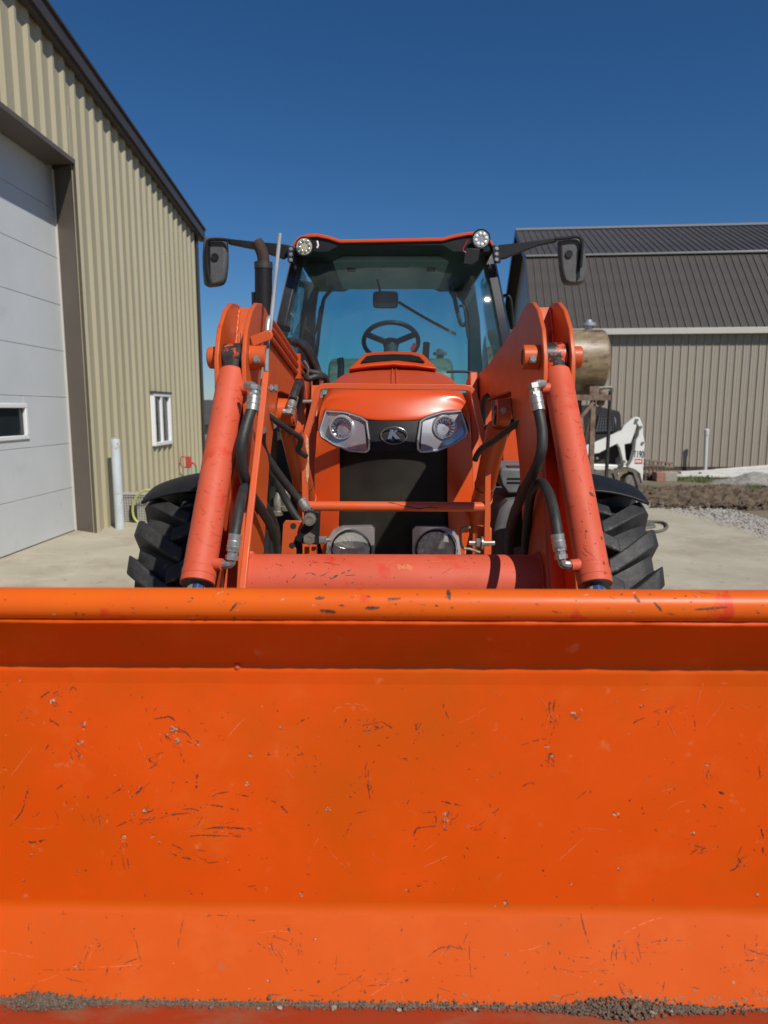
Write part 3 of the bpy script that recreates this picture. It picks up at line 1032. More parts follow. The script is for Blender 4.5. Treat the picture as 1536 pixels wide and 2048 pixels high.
# ---- white compact track loader
SY = 11.6
ctl = thing('track_loader', 'white compact track loader with black cab parked before the barn', 'loader', (P(1230, 990, SY).x, SY + .7, 0))
def pxp(pts, Y, th, name, mt, parent, bevel=0.0, dy=0.0):
    m = MB()
    q = [P(px, py, Y) for px, py in pts]
    m.slab(q, (0, th, 0))
    o = m.build(name, mt, parent, bevel=bevel)
    return o
def zpx(l):   # pixels read off an enlarged view of that corner of the photograph
    return [(1170 + x / 8.084, 780 + y / 8.084) for x, y in l]
armL = zpx([(-200, 960), (110, 870), (350, 770), (590, 655), (640, 560), (770, 465), (830, 430), (870, 470), (800, 700), (740, 860), (640, 880), (660, 1120), (690, 1160), (640, 1230), (600, 1180), (610, 1130), (560, 930), (520, 870), (380, 940), (230, 1020), (110, 1040), (-200, 1120)])
tail = zpx([(830, 430), (880, 450), (935, 590), (935, 720), (960, 830), (965, 860), (945, 1130), (925, 1520), (880, 1350), (800, 1290), (680, 1250), (760, 1130), (800, 960), (820, 800), (860, 740), (870, 600), (820, 520), (800, 470)])
body = zpx([(-900, 1165), (660, 1215), (690, 1260), (520, 1300), (360, 1330), (330, 1400), (-900, 1420)])
for k in range(2):
    dy = k * 1.25
    def sh(l):
        return [(px, py) for px, py in l]
    m = MB(); m.slab([p + V(0, dy, 0) for p in [P(px, py, SY) for px, py in armL]], (0, .10, 0)); m.build('lift_arm', 'loader_white', ctl, bevel=.01)
    m = MB(); m.slab([p + V(0, dy - .02, 0) for p in [P(px, py, SY) for px, py in tail]], (0, .16, 0)); m.build('tail_upright', 'loader_white', ctl, bevel=.012)
    a, b_ = P(1171 + 815 / 8.084, 780 + 500 / 8.084, SY), P(1171 + 790 / 8.084, 780 + 880 / 8.084, SY)
    m = MB(); m.cyl(a + V(0, dy + .13, 0), b_ + V(0, dy + .13, 0), .045, seg=12); m.build('lift_cylinder', 'dirty_steel', ctl)
m = MB(); m.slab([P(px, py, SY + .08) for px, py in body], (0, 1.2, 0)); m.build('body', 'loader_white', ctl, bevel=.02)
m = MB(); m.slab([P(px, py, SY + .22) for px, py in zpx([(110, 1000), (520, 880), (830, 780), (800, 1000), (690, 1250), (-200, 1170)])], (0, .9, 0)); m.build('engine_housing', 'engine_black', ctl)
cabp = zpx([(-330, 880), (-300, 250), (120, 240), (550, 340), (580, 400), (590, 640), (350, 770), (110, 860)])
winp = zpx([(170, 670), (230, 390), (460, 390), (500, 480), (500, 660)])
m = MB()
q = [P(px, py, SY + .30) for px, py in cabp]
m.slab(q, (0, .05, 0)); m.build('cab_side', 'engine_black', ctl, bevel=.01)
m = MB(); m.slab([p + V(0, .75, 0) for p in q], (0, .05, 0)); m.build('cab_side', 'engine_black', ctl, bevel=.01)
m = MB()
top_ = [P(px, py, SY + .30) for px, py in zpx([(-300, 250), (120, 240), (550, 340), (575, 380), (560, 420), (120, 300), (-300, 310)])]
m.slab([p + V(0, .05, 0) for p in top_], (0, .70, 0)); m.build('cab_roof', 'engine_black', ctl)
m = MB(); m.slab([P(px, py, SY + .288) for px, py in winp], (0, .01, 0)); m.build('side_window', 'side_screen', ctl) if 'side_screen' in MATS else m.build('side_window', 'galvanised', ctl)
wq = [P(px, py, SY + .28) for px, py in winp]
for k in range(8):
    t = k / 7
    MB().bar(wq[0].lerp(wq[4], t) + V(0, -.004, 0), wq[1].lerp(wq[2], t) + V(0, -.004, 0), .014, .014, up=(0, 1, 0)).build('screen_bar', 'engine_black', ctl)
for k in range(7):
    t = k / 6
    MB().bar(wq[0].lerp(wq[1], t) + V(0, -.01, 0), wq[4].lerp(wq[2], t) + V(0, -.01, 0), .014, .012, up=(0, 1, 0)).build('screen_bar', 'engine_black', ctl)
# tracks
tr = zpx([(-760, 1400), (-700, 1320), (420, 1300), (620, 1270), (790, 1290), (850, 1390), (900, 1560), (925, 1760), (880, 1830), (700, 1850), (-700, 1850), (-800, 1800), (-830, 1600)])
for k in range(2):
    pc = [P(px, py, SY - .08) + V(0, k * 1.2, 0) for px, py in tr]
    path = crom([p.copy() for p in pc] + [pc[0].copy()], 8)
    m = MB()
    n_ = len(path) - 1
    ins = []
    cc = sum(path[:-1], Vector()) / n_
    for i in range(n_):
        t = (path[(i + 1) % n_] - path[i - 1]).normalized()
        nrm = Vector((t.z, 0, -t.x))
        if nrm.dot(cc - path[i]) < 0:
            nrm = -nrm
        ins.append(path[i] + nrm * .045)
    q0 = [m.bm.verts.new(path[i]) for i in range(n_)]
    q1 = [m.bm.verts.new(path[i] + V(0, .32, 0)) for i in range(n_)]
    q2 = [m.bm.verts.new(ins[i] + V(0, .32, 0)) for i in range(n_)]
    q3 = [m.bm.verts.new(ins[i]) for i in range(n_)]
    m.skin(q0, q1); m.skin(q1, q2); m.skin(q2, q3); m.skin(q3, q0)
    tro = m.build('track', 'track_rubber', ctl)
    for i in range(0, n_, 2):
        t = (path[(i + 1) % n_] - path[i - 1]).normalized()
        MB().bar(path[i] + V(0, .01, 0), path[i] + V(0, .31, 0), .03, .03, up=t.cross(V(0, 1, 0))).build('track_lug', 'track_rubber', tro)
    w = P(1171 + 760 / 8.084, 780 + 1480 / 8.084, SY - .05) + V(0, k * 1.2, 0)
    MB().lathe(w, (0, 1, 0), [(0, .10), (.02, .125), (.26, .125), (.28, .10)], 20).build('idler', 'dirty_steel', ctl)
    for q in range(4):
        w = P(1160 + 600 / 8.084 - q * 26, 780 + 1770 / 8.084, SY - .05) + V(0, k * 1.2, 0)
        MB().lathe(w, (0, 1, 0), [(0, .06), (.02, .075), (.26, .075), (.28, .06)], 16).build('roller', 'dirty_steel', ctl)
# bucket of the track loader, hidden from here behind the tractor
bq = P(1060, 960, SY)
m = MB(); m.prism([(bq.x, .05), (bq.x - .75, .03), (bq.x - .75, .06), (bq.x - .05, .10), (bq.x - .02, .55), (bq.x + .04, .55)], 'Y', SY - .05, SY + 1.45)
m.build('bucket', 'loader_white', ctl)
# writing on the tail
tx = text_mesh(None, 'T190', .165, .002)
tx.materials.append(MATS['ink_blue'])
o = link('model_number', tx, ctl)
p = P(1170 + 880 / 8.084, 780 + 1045 / 8.084, SY - .026) + V(-.012, 0, 0)
o.location = p; o.rotation_euler = (R(90), 0, 0); o.scale = (.50, 1, 1)
o.matrix_parent_inverse = wm(ctl).inverted()
a = [P(1170 + x / 8.084, 780 + y / 8.084, SY - .024) for x, y in ((805, 1115), (930, 1115), (930, 1195), (805, 1195))]
MB().slab(a, (0, .003, 0)).build('red_label', 'label_red', ctl)
for k in range(5):
    t = .12 + k * .165
    A = a[0].lerp(a[1], t).lerp(a[3].lerp(a[2], t), .25); B_ = a[0].lerp(a[1], t).lerp(a[3].lerp(a[2], t), .72)
    MB().bar(A + V(0, -.003, 0), B_ + V(0, -.003, 0), .014, .003, up=(0, 1, 0)).build('label_mark', 'vinyl_white', ctl)
for (x, y) in ((850, 485), (910, 600), (940, 855), (640, 1160), (200, 1105)):
    p = P(1170 + x / 8.084, 780 + y / 8.084, SY - .045)
    MB().cyl(p, p + V(0, .03, 0), .022, seg=12).build('pivot_pin', 'dirty_steel', ctl)

# ================================================================== TRACTOR
T = thing('tractor', 'orange farm tractor with glass cab and front loader facing the camera', 'tractor', (0, 3.4, 0))

# ---- chassis, engine, front axle
MB().box((-.27, 3.34, .45), (.27, 4.7, 1.30)).build('engine_block', 'engine_black', T, bevel=.03)
MB().box((-.16, 3.05, .42), (.16, 3.5, .72)).build('front_frame', 'engine_black', T, bevel=.02)
m = MB()
m.cyl((-.78, 3.42, .56), (.78, 3.42, .56), .085, seg=20)
m.build('front_axle', 'engine_black', T)
MB().box((-.2, 4.6, .45), (.2, 6.2, .95)).build('transmission', 'engine_black', T, bevel=.03)

# ---- wheels
def wheel(cx, cy, R_, hw, nl, lugh, name, lr, side, seed):
    cz = R_
    rc = R_ - lugh
    w = MB()
    pr = [(-hw * .80, rc * .58), (-hw * .98, rc * .70), (-hw * 1.0, rc * .84), (-hw * .90, rc * .945), (-hw * .6, rc * .985), (0, rc),
          (hw * .6, rc * .985), (hw * .90, rc * .945), (hw * 1.0, rc * .84), (hw * .98, rc * .70), (hw * .80, rc * .58)]
    w.lathe((cx, cy, cz), (1, 0, 0), pr, 64, cap=False)
    tyre = w.build(name, 'tyre_rubber', T, sharp=60)
    m_ = MB()
    m_.lathe((cx, cy, cz), (1, 0, 0), [(-hw * .80, rc * .58), (-hw * .5, rc * .54), (-hw * .1, rc * .5), (0, rc * .2), (.05, rc * .2), (hw * .1, rc * .5), (hw * .5, rc * .54), (hw * .80, rc * .58)], 40)
    m_.build('rim', 'guard_paint', tyre)
    # one lug: swept bar from the centre line to the shoulder, then down the sidewall
    def lug_mesh(sd):
        b = MB()
        st = []
        n = 9
        for k in range(n):
            t = k / (n - 1)
            x = sd * (-.03 + t * (hw * 1.03 + .03))
            ax = abs(x) / hw
            base = rc * (1 - .015 * min(ax, 1) ** 2 - .16 * max(0, (ax - .6) / .42) ** 2)
            drop = 0.0 if ax < .95 else (ax - .95) * .25
            a = .30 * t ** 1.15
            half = (.033 + .014 * t) / R_
            st.append((x, base - drop - .012, R_ - drop - .022 * max(0, (ax - .6) / .4) ** 2, a, half))
        rows = []
        for (x, b0, b1, a, h) in st:
            def pt(r, q):
                return b.bm.verts.new((x, -r * math.cos(q), r * math.sin(q)))
            rows.append([pt(b0, a - h * 1.35), pt(b1, a - h), pt(b1, a + h), pt(b0, a + h * 1.35)])
        for i in range(len(rows) - 1):
            b.skin(rows[i], rows[i + 1])
        b.bm.faces.new(rows[0]); b.bm.faces.new(list(reversed(rows[-1])))
        return b.mesh('lug', 'tyre_rubber', 40)
    for sd in (-1, 1):
        me = lug_mesh(sd)
        for k in range(nl):
            o = link('lug', me, tyre)
            o.location = (cx, cy, cz)
            ang = (k + (.5 if sd > 0 else 0)) * 2 * math.pi / nl + seed
            o.rotation_euler = (ang, 0, 0)
            bv = o.modifiers.new('bevel', 'BEVEL'); bv.width = .007; bv.segments = 2; bv.limit_method = 'ANGLE'
    return tyre
FWX, FWY, FWR = .945, 3.42, .568
for s in (-1, 1):
    wheel(s * FWX, FWY, FWR, .210, 18, .058, 'front_wheel', True, s, .11 if s < 0 else .02)
for s in (-1, 1):
    wheel(s * .98, 5.75, .83, .25, 22, .05, 'rear_wheel', True, s, .05)

# ---- front fenders
for s in (-1, 1):
    m = MB()
    def ff(u, v, s=s):
        x = .66 + u * .495
        ph = R(24 - v * 100)
        r = .635
        droop = .06 * max(0, (u - .45) / .55) ** 2.0 + .02 * max(0, (.2 - u) / .2)
        return (s * x, FWY - .02 - r * math.sin(ph), FWR + .025 + r * math.cos(ph) - droop - .03)
    m.grid(ff, 14, 18)
    o = m.build('front_fender', 'black_plastic', T, sharp=70)
    so = o.modifiers.new('solid', 'SOLIDIFY'); so.thickness = .014; so.offset = -1
    bv = o.modifiers.new('bevel', 'BEVEL'); bv.width = .006; bv.segments = 2; bv.limit_method = 'ANGLE'
    for k in range(0):
        pts = []
        for j in range(9):
            ph = R(20 - j * 8)
            pts.append((s * (.78 + k * .10), FWY - .02 - .642 * math.sin(ph), FWR + .642 * math.cos(ph) - .03))
        MB().tube(pts, .010, 6, 1).build('fender_rib', 'black_plastic', o)
    MB().bar((s * .72, FWY, FWR + .1), (s * .74, FWY, FWR + .60), .06, .03, up=(0, 1, 0)).build('fender_bracket', 'engine_black', T)

# ---- nose and hood
def nose_y(x, z):
    return 3.20 + 0.62 * x * x + 0.30 * max(0.0, z - 1.36) ** 1.0 + 0.10 * max(0.0, 1.0 - z)
def nose(px, py, off=0.0):
    Y = 3.22
    for _ in range(6):
        p = P(px, py, Y)
        Y = nose_y(p.x, p.z) - off
    return P(px, py, Y)
CX = 787.0
def mir(l):
    return [(2 * CX - x, y) for x, y in l]
def nose_poly(outline, off, depth, name, mt, parent, bevel=0.0, sharp=35, step=.03):
    pts = []
    n = len(outline)
    for i in range(n):
        a, b = Vector(outline[i]), Vector(outline[(i + 1) % n])
        k = max(1, int((b - a).length / 14))
        for j in range(k):
            q = a.lerp(b, j / k)
            w = nose(q.x, q.y, off)
            pts.append((w.x, w.z))
    m = MB()
    m.bm.faces.new([m.bm.verts.new((x, 0, z)) for x, z in pts])
    xs = [p[0] for p in pts]
    zs_ = [p[1] for p in pts]
    k = math.floor(min(xs) / step) + 1
    while k * step < max(xs):
        bmesh.ops.bisect_plane(m.bm, geom=m.bm.verts[:] + m.bm.edges[:] + m.bm.faces[:], plane_co=(k * step, 0, 0), plane_no=(1, 0, 0), dist=1e-5)
        k += 1
    k = math.floor(min(zs_) / .05) + 1
    while k * .05 < max(zs_):
        bmesh.ops.bisect_plane(m.bm, geom=m.bm.verts[:] + m.bm.edges[:] + m.bm.faces[:], plane_co=(0, 0, k * .05), plane_no=(0, 0, 1), dist=1e-5)
        k += 1
    for v in m.bm.verts:
        v.co.y = nose_y(v.co.x, v.co.z) - off
    r = bmesh.ops.extrude_face_region(m.bm, geom=m.bm.faces[:])
    for e in r['geom']:
        if isinstance(e, bmesh.types.BMVert):
            e.co.y += depth
    return m.build(name, mt, parent, bevel=bevel, sharp=sharp)
bez = [(652, 822), (690, 825), (721, 835), (733, 843), (739, 884), (738, 899), (732, 904), (700, 902), (668, 889), (643, 873), (640, 862)]
cheek = [(634, 862), (640, 862), (643, 873), (668, 889), (679, 893), (679, 1000), (674, 1112), (646, 1112), (636, 1070), (629, 1000), (629, 930)]
brow = [(634, 862), (640, 862), (652, 822), (690, 825), (721, 835), (733, 843), (787, 841)] + list(reversed(mir([(634, 862), (640, 862), (652, 822), (690, 825), (721, 835), (733, 843)])))
brow += mir([(643, 813)]) + [(905, 804), (787, 800), (669, 804), (643, 813)]
nose_poly(cheek, 0.0, .10, 'nose_cheek', 'hood_paint', T, bevel=.006, sharp=50)
nose_poly(mir(cheek), 0.0, .10, 'nose_cheek', 'hood_paint', T, bevel=.006, sharp=50)
gr = nose_poly([(674, 885), (900, 885), (904, 1112), (670, 1112)], -.020, .03, 'grille', 'grille_mesh', T)
em = nose_poly([(728, 838), (846, 838), (842, 885), (842, 903), (733, 903), (733, 885)], -.010, .012, 'emblem_panel', 'black_plastic', T, bevel=.002)
# emblem: oval ring and letter-like mark
ec = nose(788, 871, -.004)
MB().torus(ec, (0, -1, 0), .060, .0030, 40, 8, sx=.64, sy=1.0).build('emblem_ring', 'emblem_metal', em)
ks = [(737, 497), (760, 497), (752, 528), (785, 497), (803, 499), (768, 538), (808, 580), (774, 582), (750, 553), (742, 582), (709, 580)]
kp = [nose(580 + x / 3.657, 720 + y / 3.657, -.002) for x, y in ks]
m = MB(); m.slab(kp, (0, .006, 0)); m.build('emblem_mark', 'emblem_metal', em, bevel=.0015)
# headlights
def headlight(outline, lamp, tilt):
    h = nose_poly(outline, -.013, .01, 'headlight', 'bezel_silver', T)
    rim = []
    n = len(outline)
    for i in range(n):
        a, b = Vector(outline[i]), Vector(outline[(i + 1) % n])
        for j in range(3):
            q = a.lerp(b, j / 3)
            rim.append(nose(q.x, q.y, .001))
    rim.append(rim[0].copy())
    MB().tube(rim, .0035, 6, smooth=False).build('headlight_rim', 'bezel_silver', h)
    gk = [p + V(0, .006, 0) + (p - sum(rim[:-1], Vector()) / (len(rim) - 1)) * .035 for p in rim]
    MB().tube(gk, .0045, 6, smooth=False).build('headlight_gasket', 'engine_black', h)
    # sloping inner walls of the recess
    m = MB()
    k = len(rim) - 1
    A = [m.bm.verts.new(rim[i]) for i in range(k)]
    B_ = []
    cq = sum(rim[:-1], Vector()) / k
    for i in range(k):
        q = rim[i].lerp(cq, .10); q.y += .013
        B_.append(m.bm.verts.new(q))
    m.skin(A, B_)
    m.build('headlight_recess', 'bezel_silver', h, sharp=60)
    c = nose(*lamp, -.010)
    ax = Vector((tilt, -1, .03)).normalized()
    MB().lathe(c - ax * .0, ax, [(0, .060), (.012, .0575), (.022, .0545), (.022, .0475), (.0, .046)], 40, cap=False).build('lamp_ring', 'bezel_silver', h, sharp=50)
    m = MB()
    seg = 36
    rings = []
    for t, r in ((.020, .0465), (.008, .041), (-.004, .030), (-.012, .016), (-.014, .004)):
        rg_ = m.ring(c + ax * t, ax, r, seg)
        for i, v in enumerate(rg_):
            if i % 2:
                v.co += ax * .004
        rings.append(rg_)
    for i in range(len(rings) - 1):
        m.skin(rings[i], rings[i + 1])
    m.bm.faces.new(rings[-1])
    m.build('reflector', 'chrome', h, sharp=5)
    MB().lathe(c + ax * -.013, ax, [(0, .007), (.018, .007), (.026, .0045)], 14).build('bulb', 'lamp_glass', h)
    m = MB()
    m.lathe(c + ax * .021, ax, [(0, .047), (.006, .040), (.010, .024), (.0115, .004)], 32, cap=False)
    m.build('lens', 'lamp_glass', h, sharp=60)
    nose_poly(outline, .0015, .001, 'headlight_cover', 'lamp_glass', h)
headlight(bez, (684, 855), -.10)
headlight(mir(bez), (889, 855), .10)
# lower work lamps in silver housings
for s, l in ((-1, lambda q: q), (1, mir)):
    hs = l([(667, 1060), (684, 1054), (742, 1053), (749, 1060), (749, 1112), (652, 1112), (655, 1078)])
    h = nose_poly(hs, .030, .06, 'lower_lamp', 'bezel_silver', T, bevel=.010)
    cpx = l([(703, 1099)])[0]
    c = nose(*cpx, .032)
    ax = Vector((0, -1, .06)).normalized()
    MB().lathe(c, ax, [(0, .104), (.012, .104), (.014, .097)], 48, cap=False).build('lamp_trim', 'bezel_silver', h)
    MB().lathe(c, ax, [(0, .096), (.03, .093), (.034, .088), (.026, .086)], 48, cap=False).build('lamp_ring', 'black_plastic', h)
    m = MB(); seg = 60; rings = []
    for t, r in ((.027, .087), (.016, .075), (.008, .055), (.003, .03), (.002, .004)):
        q = m.ring(c + ax * t, ax, r, seg)
        for i, v in enumerate(q):
            if (i // 2) % 2:
                v.co += ax * .0025
        rings.append(q)
    for i in range(len(rings) - 1):
        m.skin(rings[i], rings[i + 1])
    m.bm.faces.new(rings[-1])
    m.build('reflector', 'lamp_silver', h, sharp=5)
    m = MB(); m.lathe(c + ax * .027, ax, [(0, .087), (.008, .07), (.013, .04), (.0145, .005)], 40, cap=False)
    m.build('lens', 'work_lamp_glass', h, sharp=60)
# hood shell
secs = [(3.31, .346, 1.590), (3.36, .344, 1.610), (3.5, .342, 1.648), (3.8, .345, 1.693), (4.1, .343, 1.727), (4.4, .340, 1.752), (4.60, .336, 1.765)]
m = MB()
rows = []
for hp in ([(.366, 1.04), (.367, 1.25), (.359, 1.36), (.351, 1.405), (.339, 1.45), (.319, 1.488), (.285, 1.496), (.215, 1.486), (.125, 1.450), (0, 1.453)],
           [(.366, 1.04), (.367, 1.25), (.359, 1.362), (.351, 1.41), (.340, 1.457), (.320, 1.494), (.285, 1.502), (.215, 1.493), (.125, 1.458), (0, 1.461)],
           [(.367, 1.04), (.368, 1.25), (.360, 1.39), (.352, 1.45), (.341, 1.495), (.321, 1.528), (.285, 1.540), (.215, 1.545), (.11, 1.547), (0, 1.548)]):
    full = [(-x, z) for x, z in hp] + [(x, z) for x, z in reversed(hp[:-1])]
    rows.append([m.bm.verts.new((x, nose_y(x, z) + (.012 if len(rows) == 2 else -.003 if len(rows) == 1 else .004), z)) for x, z in full])
for (Y, w, zt_) in secs:
    zs_ = zt_ - .028
    half = [(w + .022, 1.04), (w + .022, 1.25), (w + .012, zs_ - .11), (w + .004, zs_ - .06), (w - .010, zs_ - .026), (w - .034, zs_ - .004), (w - .07, zs_ + .007), (w * .62, zt_ - .010), (w * .32, zt_ - .003), (0, zt_)]
    full = [(-x, z) for x, z in half] + [(x, z) for x, z in reversed(half[:-1])]
    rows.append([m.bm.verts.new((x, Y, z)) for x, z in full])
for i in range(len(rows) - 1):
    for j in range(len(rows[0]) - 1):
        m.bm.faces.new((rows[i][j], rows[i + 1][j], rows[i + 1][j + 1], rows[i][j + 1]))
hood = m.build('hood', 'hood_paint', T, sharp=60)
sb = hood.modifiers.new('sub', 'SUBSURF'); sb.levels = 1; sb.render_levels = 2
# raised spine and side creases
m = MB()
for x in (-.011, .011):
    m.tube([(x, 3.40, 1.622), (x, 3.6, 1.664), (x, 3.9, 1.706), (x, 4.2, 1.737)], .0055, 6, 4)
m.build('hood_spine', 'hood_paint', hood)
for s in (-1, 1):
    pts = [nose(787 + s * dx, y, .001) for dx, y in ((64, 838), (62, 832), (78, 806))] + [(s * .19, 3.36, 1.596), (s * .175, 3.55, 1.648)]
# scoop at the rear of the hood
zoom5 = lambda l, Ys: [P(560 + x * .29948, 450 + y * .29948, Y) for (x, y), Y in zip(l, Ys)]
fr = zoom5([(452, 962), (500, 915), (560, 858), (640, 848), (760, 843), (880, 847), (960, 862), (1010, 915), (1052, 958), (900, 938), (760, 930), (600, 940)],
           [4.12, 4.25, 4.40, 4.43, 4.44, 4.43, 4.40, 4.25, 4.12, 4.14, 4.15, 4.14])
m = MB(); m.slab(fr, (0, .15, -.04)); sco = m.build('hood_scoop', 'hood_paint', T, bevel=.012)
gi = zoom5([(540, 920), (578, 880), (640, 871), (760, 867), (870, 870), (930, 883), (966, 918), (880, 912), (760, 909), (640, 913)],
           [4.19, 4.31, 4.34, 4.35, 4.34, 4.31, 4.19, 4.21, 4.22, 4.21])
m = MB(); m.slab([p + V(0, -.006, .004) for p in gi], (0, .008, -.006)); m.build('scoop_grille', 'black_plastic', sco)

# ---- brush guard in front of the nose
def ribbon(pts, w, t, name, mt, parent, bevel=.002):
    """flat strap along 3-D points: w across (towards the viewer), t thick"""
    m = MB()
    rows = []
    for i, p in enumerate(pts):
        d = (pts[min(i + 1, len(pts) - 1)] - pts[max(i - 1, 0)]).normalized()
        f = Vector((0, 1, 0))
        f = (f - d * f.dot(d)).normalized()
        n = d.cross(f)
        rows.append([m.bm.verts.new(p + f * a * w / 2 + n * b * t / 2) for a, b in ((-1, -1), (1, -1), (1, 1), (-1, 1))])
    for i in range(len(rows) - 1):
        m.skin(rows[i], rows[i + 1])
    m.bm.faces.new(list(reversed(rows[0]))); m.bm.faces.new(rows[-1])
    return m.build(name, mt, parent, bevel=bevel)
GY = 2.99
gpx = [(612, 1128), (611, 1060), (611, 1000), (610, 940), (608, 893), (610, 880), (622, 838), (634, 790), (637, 778), (645, 773), (660, 772), (787, 774), (925, 775), (939, 777), (947, 785), (956, 830), (966, 870), (974, 893), (975, 910), (974, 1000), (972, 1128)]
guard = ribbon([P(x, y, GY) for x, y in gpx], .045, .024, 'brush_guard', 'guard_paint', T)
MB().tube([P(606, 1012, GY), P(976, 1014, GY)], .0215, 18, smooth=False).build('guard_crossbar', 'guard_paint', guard)
m = MB(); a, b = P(612, 885, GY - .03), P(614, 965, GY - .03)
m.slab([P(611, 868, GY - .025), P(617, 878, GY - .025), P(618, 950, GY - .025), P(614, 968, GY - .025), P(612, 950, GY - .025)], (0, .004, 0))
m.build('guard_decal', 'pale_scratch', guard)
for s, px in ((-1, 620), (1, 965)):
    MB().box(tuple(P(px - 12, 1130, GY + .02)), tuple(P(px + 14, 1050, GY + .10))).build('guard_mount', 'loader_paint', guard, bevel=.006)
# latch wire on the right side of the guard
MB().tube([P(960, 1105, GY - .04), P(940, 1098, GY - .04), P(925, 1095, GY - .04), P(921, 1075, GY - .04), P(924, 1058, GY - .04), P(940, 1055, GY - .02)], .006, 8, 5).build('guard_latch', 'dirty_steel', guard)
a = P(966, 1086, GY - .02)
m = MB(); m.cyl(a + V(-.06, 0, 0), a + V(.05, 0, 0), .010, seg=10); m.cyl(a + V(-.03, 0, 0), a + V(-.01, 0, 0), .020, seg=6); m.cyl(a + V(-.008, 0, 0), a + V(0, 0, 0), .028, seg=20)
m.build('guard_bolt', 'zinc', guard)

# ---- loader arms
armp = [(2.155, 1.55), (2.16, 1.66), (2.205, 1.745), (2.285, 1.812), (2.37, 1.848), (2.45, 1.858), (2.53, 1.850), (2.62, 1.822), (3.0, 1.768), (3.5, 1.705), (3.90, 1.688),
        (3.93, 1.55), (3.4, 1.552), (2.80, 1.572), (2.74, 1.565), (2.70, 1.50), (2.60, 1.40), (2.52, 1.30), (2.46, 1.18), (2.34, .95), (2.14, .60), (2.04, .44), (1.92, .40), (1.82, .48), (1.93, .80), (2.03, 1.05), (2.12, 1.25), (2.17, 1.40)]
XO, XI = .540, .457
def hexbolt(c, ax, r, parent, name='bolt', mt='zinc'):
    ax = Vector(ax).normalized()
    m = MB(); m.cyl(Vector(c), Vector(c) + ax * r * .55, r, seg=6); m.cyl(Vector(c) - ax * .003, Vector(c), r * 1.35, seg=20)
    return m.build(name, mt, parent)
for s in (-1, 1):
    m = MB(); m.prism(armp, 'X', s * (XI - .007), s * (XI + .007))
    arm = m.build('loader_arm', 'loader_paint', T, bevel=.003)
    m = MB(); m.prism(armp, 'X', s * (XO - .007), s * (XO + .007)); m.build('outer_plate', 'loader_paint', arm, bevel=.003)
    web = [(2.47, 1.846), (2.42, 1.76), (2.375, 1.64), (2.35, 1.50), (2.30, 1.32), (2.20, 1.10), (2.08, .85), (1.95, .55)]
    th = [(y + .012, z - .004) for y, z in web]
    m = MB(); m.prism(web + list(reversed(th)), 'X', s * (XI + .008), s * (XO - .008)); m.build('web_plate', 'loader_paint', arm)
    m = MB(); m.prism([(2.475, 1.842), (2.52, 1.835), (3.0, 1.752), (3.5, 1.690), (3.89, 1.674), (3.89, 1.66), (3.5, 1.676), (3.0, 1.738), (2.52, 1.820), (2.48, 1.826)], 'X', s * (XI + .008), s * (XO - .008)); m.build('top_plate', 'loader_paint', arm)
    m = MB(); xm = (XI + XO) / 2 + .012
    m.prism([(2.425, 1.76), (2.375, 1.64), (2.35, 1.50), (2.335, 1.50), (2.360, 1.645), (2.410, 1.765)], 'X', s * xm - .004, s * xm + .004); m.build('web_rib', 'loader_paint', arm)
    # bucket cylinder pin with bosses
    pin = Vector((0, 2.235, 1.662))
    m = MB(); m.lathe((s * (XO + .008), pin.y, pin.z), (s, 0, 0), [(0, .034), (.03, .034), (.034, .030), (.036, .012)], 28); m.build('outer_boss', 'loader_paint', arm)
    m = MB(); m.lathe((s * (XI - .008), pin.y, pin.z), (-s, 0, 0), [(0, .038), (.048, .038), (.050, .036), (.050, .025), (.044, .024)], 28); m.build('inner_boss', 'loader_paint', arm)
    m = MB(); m.cyl((s * (XI - .054), pin.y, pin.z), (s * (XO + .03), pin.y, pin.z), .023, seg=24); m.build('pin', 'greasy_steel', arm)
    hexbolt((s * (XI - .032), pin.y - .037, pin.z - .006), (0, -1, 0), .010, arm)
    # rear pivot boss and lift cylinder bracket
    bc_ = Vector((s * (XI - .012), 2.74, 1.492))
    m = MB(); m.lathe(bc_, (-s, 0, 0), [(0, .052), (.05, .05), (.052, .046), (.052, .026), (.044, .026)], 28); m.build('lift_boss', 'loader_paint', arm)
    m = MB(); m.cyl(bc_ + V(-s * .04, 0, 0), bc_ + V(-s * .056, 0, 0), .027, seg=24); m.build('lift_pin', 'greasy_steel', arm)
    hexbolt(bc_ + V(-s * .03, -.05, .004), (0, -1, 0), .010, arm)
    for (y, z) in ((2.33, 1.66),):
        m = MB(); m.cyl((s * (XI - .0075), y, z), (s * (XI - .0085), y, z), .006, seg=10); m.build('slot_hole', 'engine_black', arm)
    # ---- bucket cylinder
    xc = s * (XI + XO) / 2
    top = Vector((xc, 2.235, 1.662))
    bot = Vector((xc, 1.775, 1.050))
    bot.x = s * (.513 if s < 0 else .522)
    d = (bot - top).normalized()
    ln = (bot - top).length
    m = MB()
    m.lathe(top + d * .058, d, [(0, .030), (.006, .040), (.012, .0435), (ln - .10, .0435), (ln - .098, .0450), (ln - .078, .0450), (ln - .077, .0440), (ln - .06, .0450), (ln - .058, .0450), (ln - .056, .040)], 40)
    cyl_ = m.build('bucket_cylinder', 'faded_paint', T, sharp=30)
    m = MB(); m.cyl(top + V(-s * .0 - .030, 0, 0), top + V(.030, 0, 0), .045, seg=28); m.cyl(top, top + d * .062, .034, .036, seg=24); m.build('cylinder_eye', 'greasy_steel', cyl_)
    m = MB(); m.cyl(bot - d * .004, bot + d * .002, .041, .041, seg=32); m.build('gland', 'dark_metal', cyl_)
    m = MB(); m.cyl(bot - d * .01, bot + d * .42, .0235, seg=28); m.build('rod', 'chrome', cyl_)
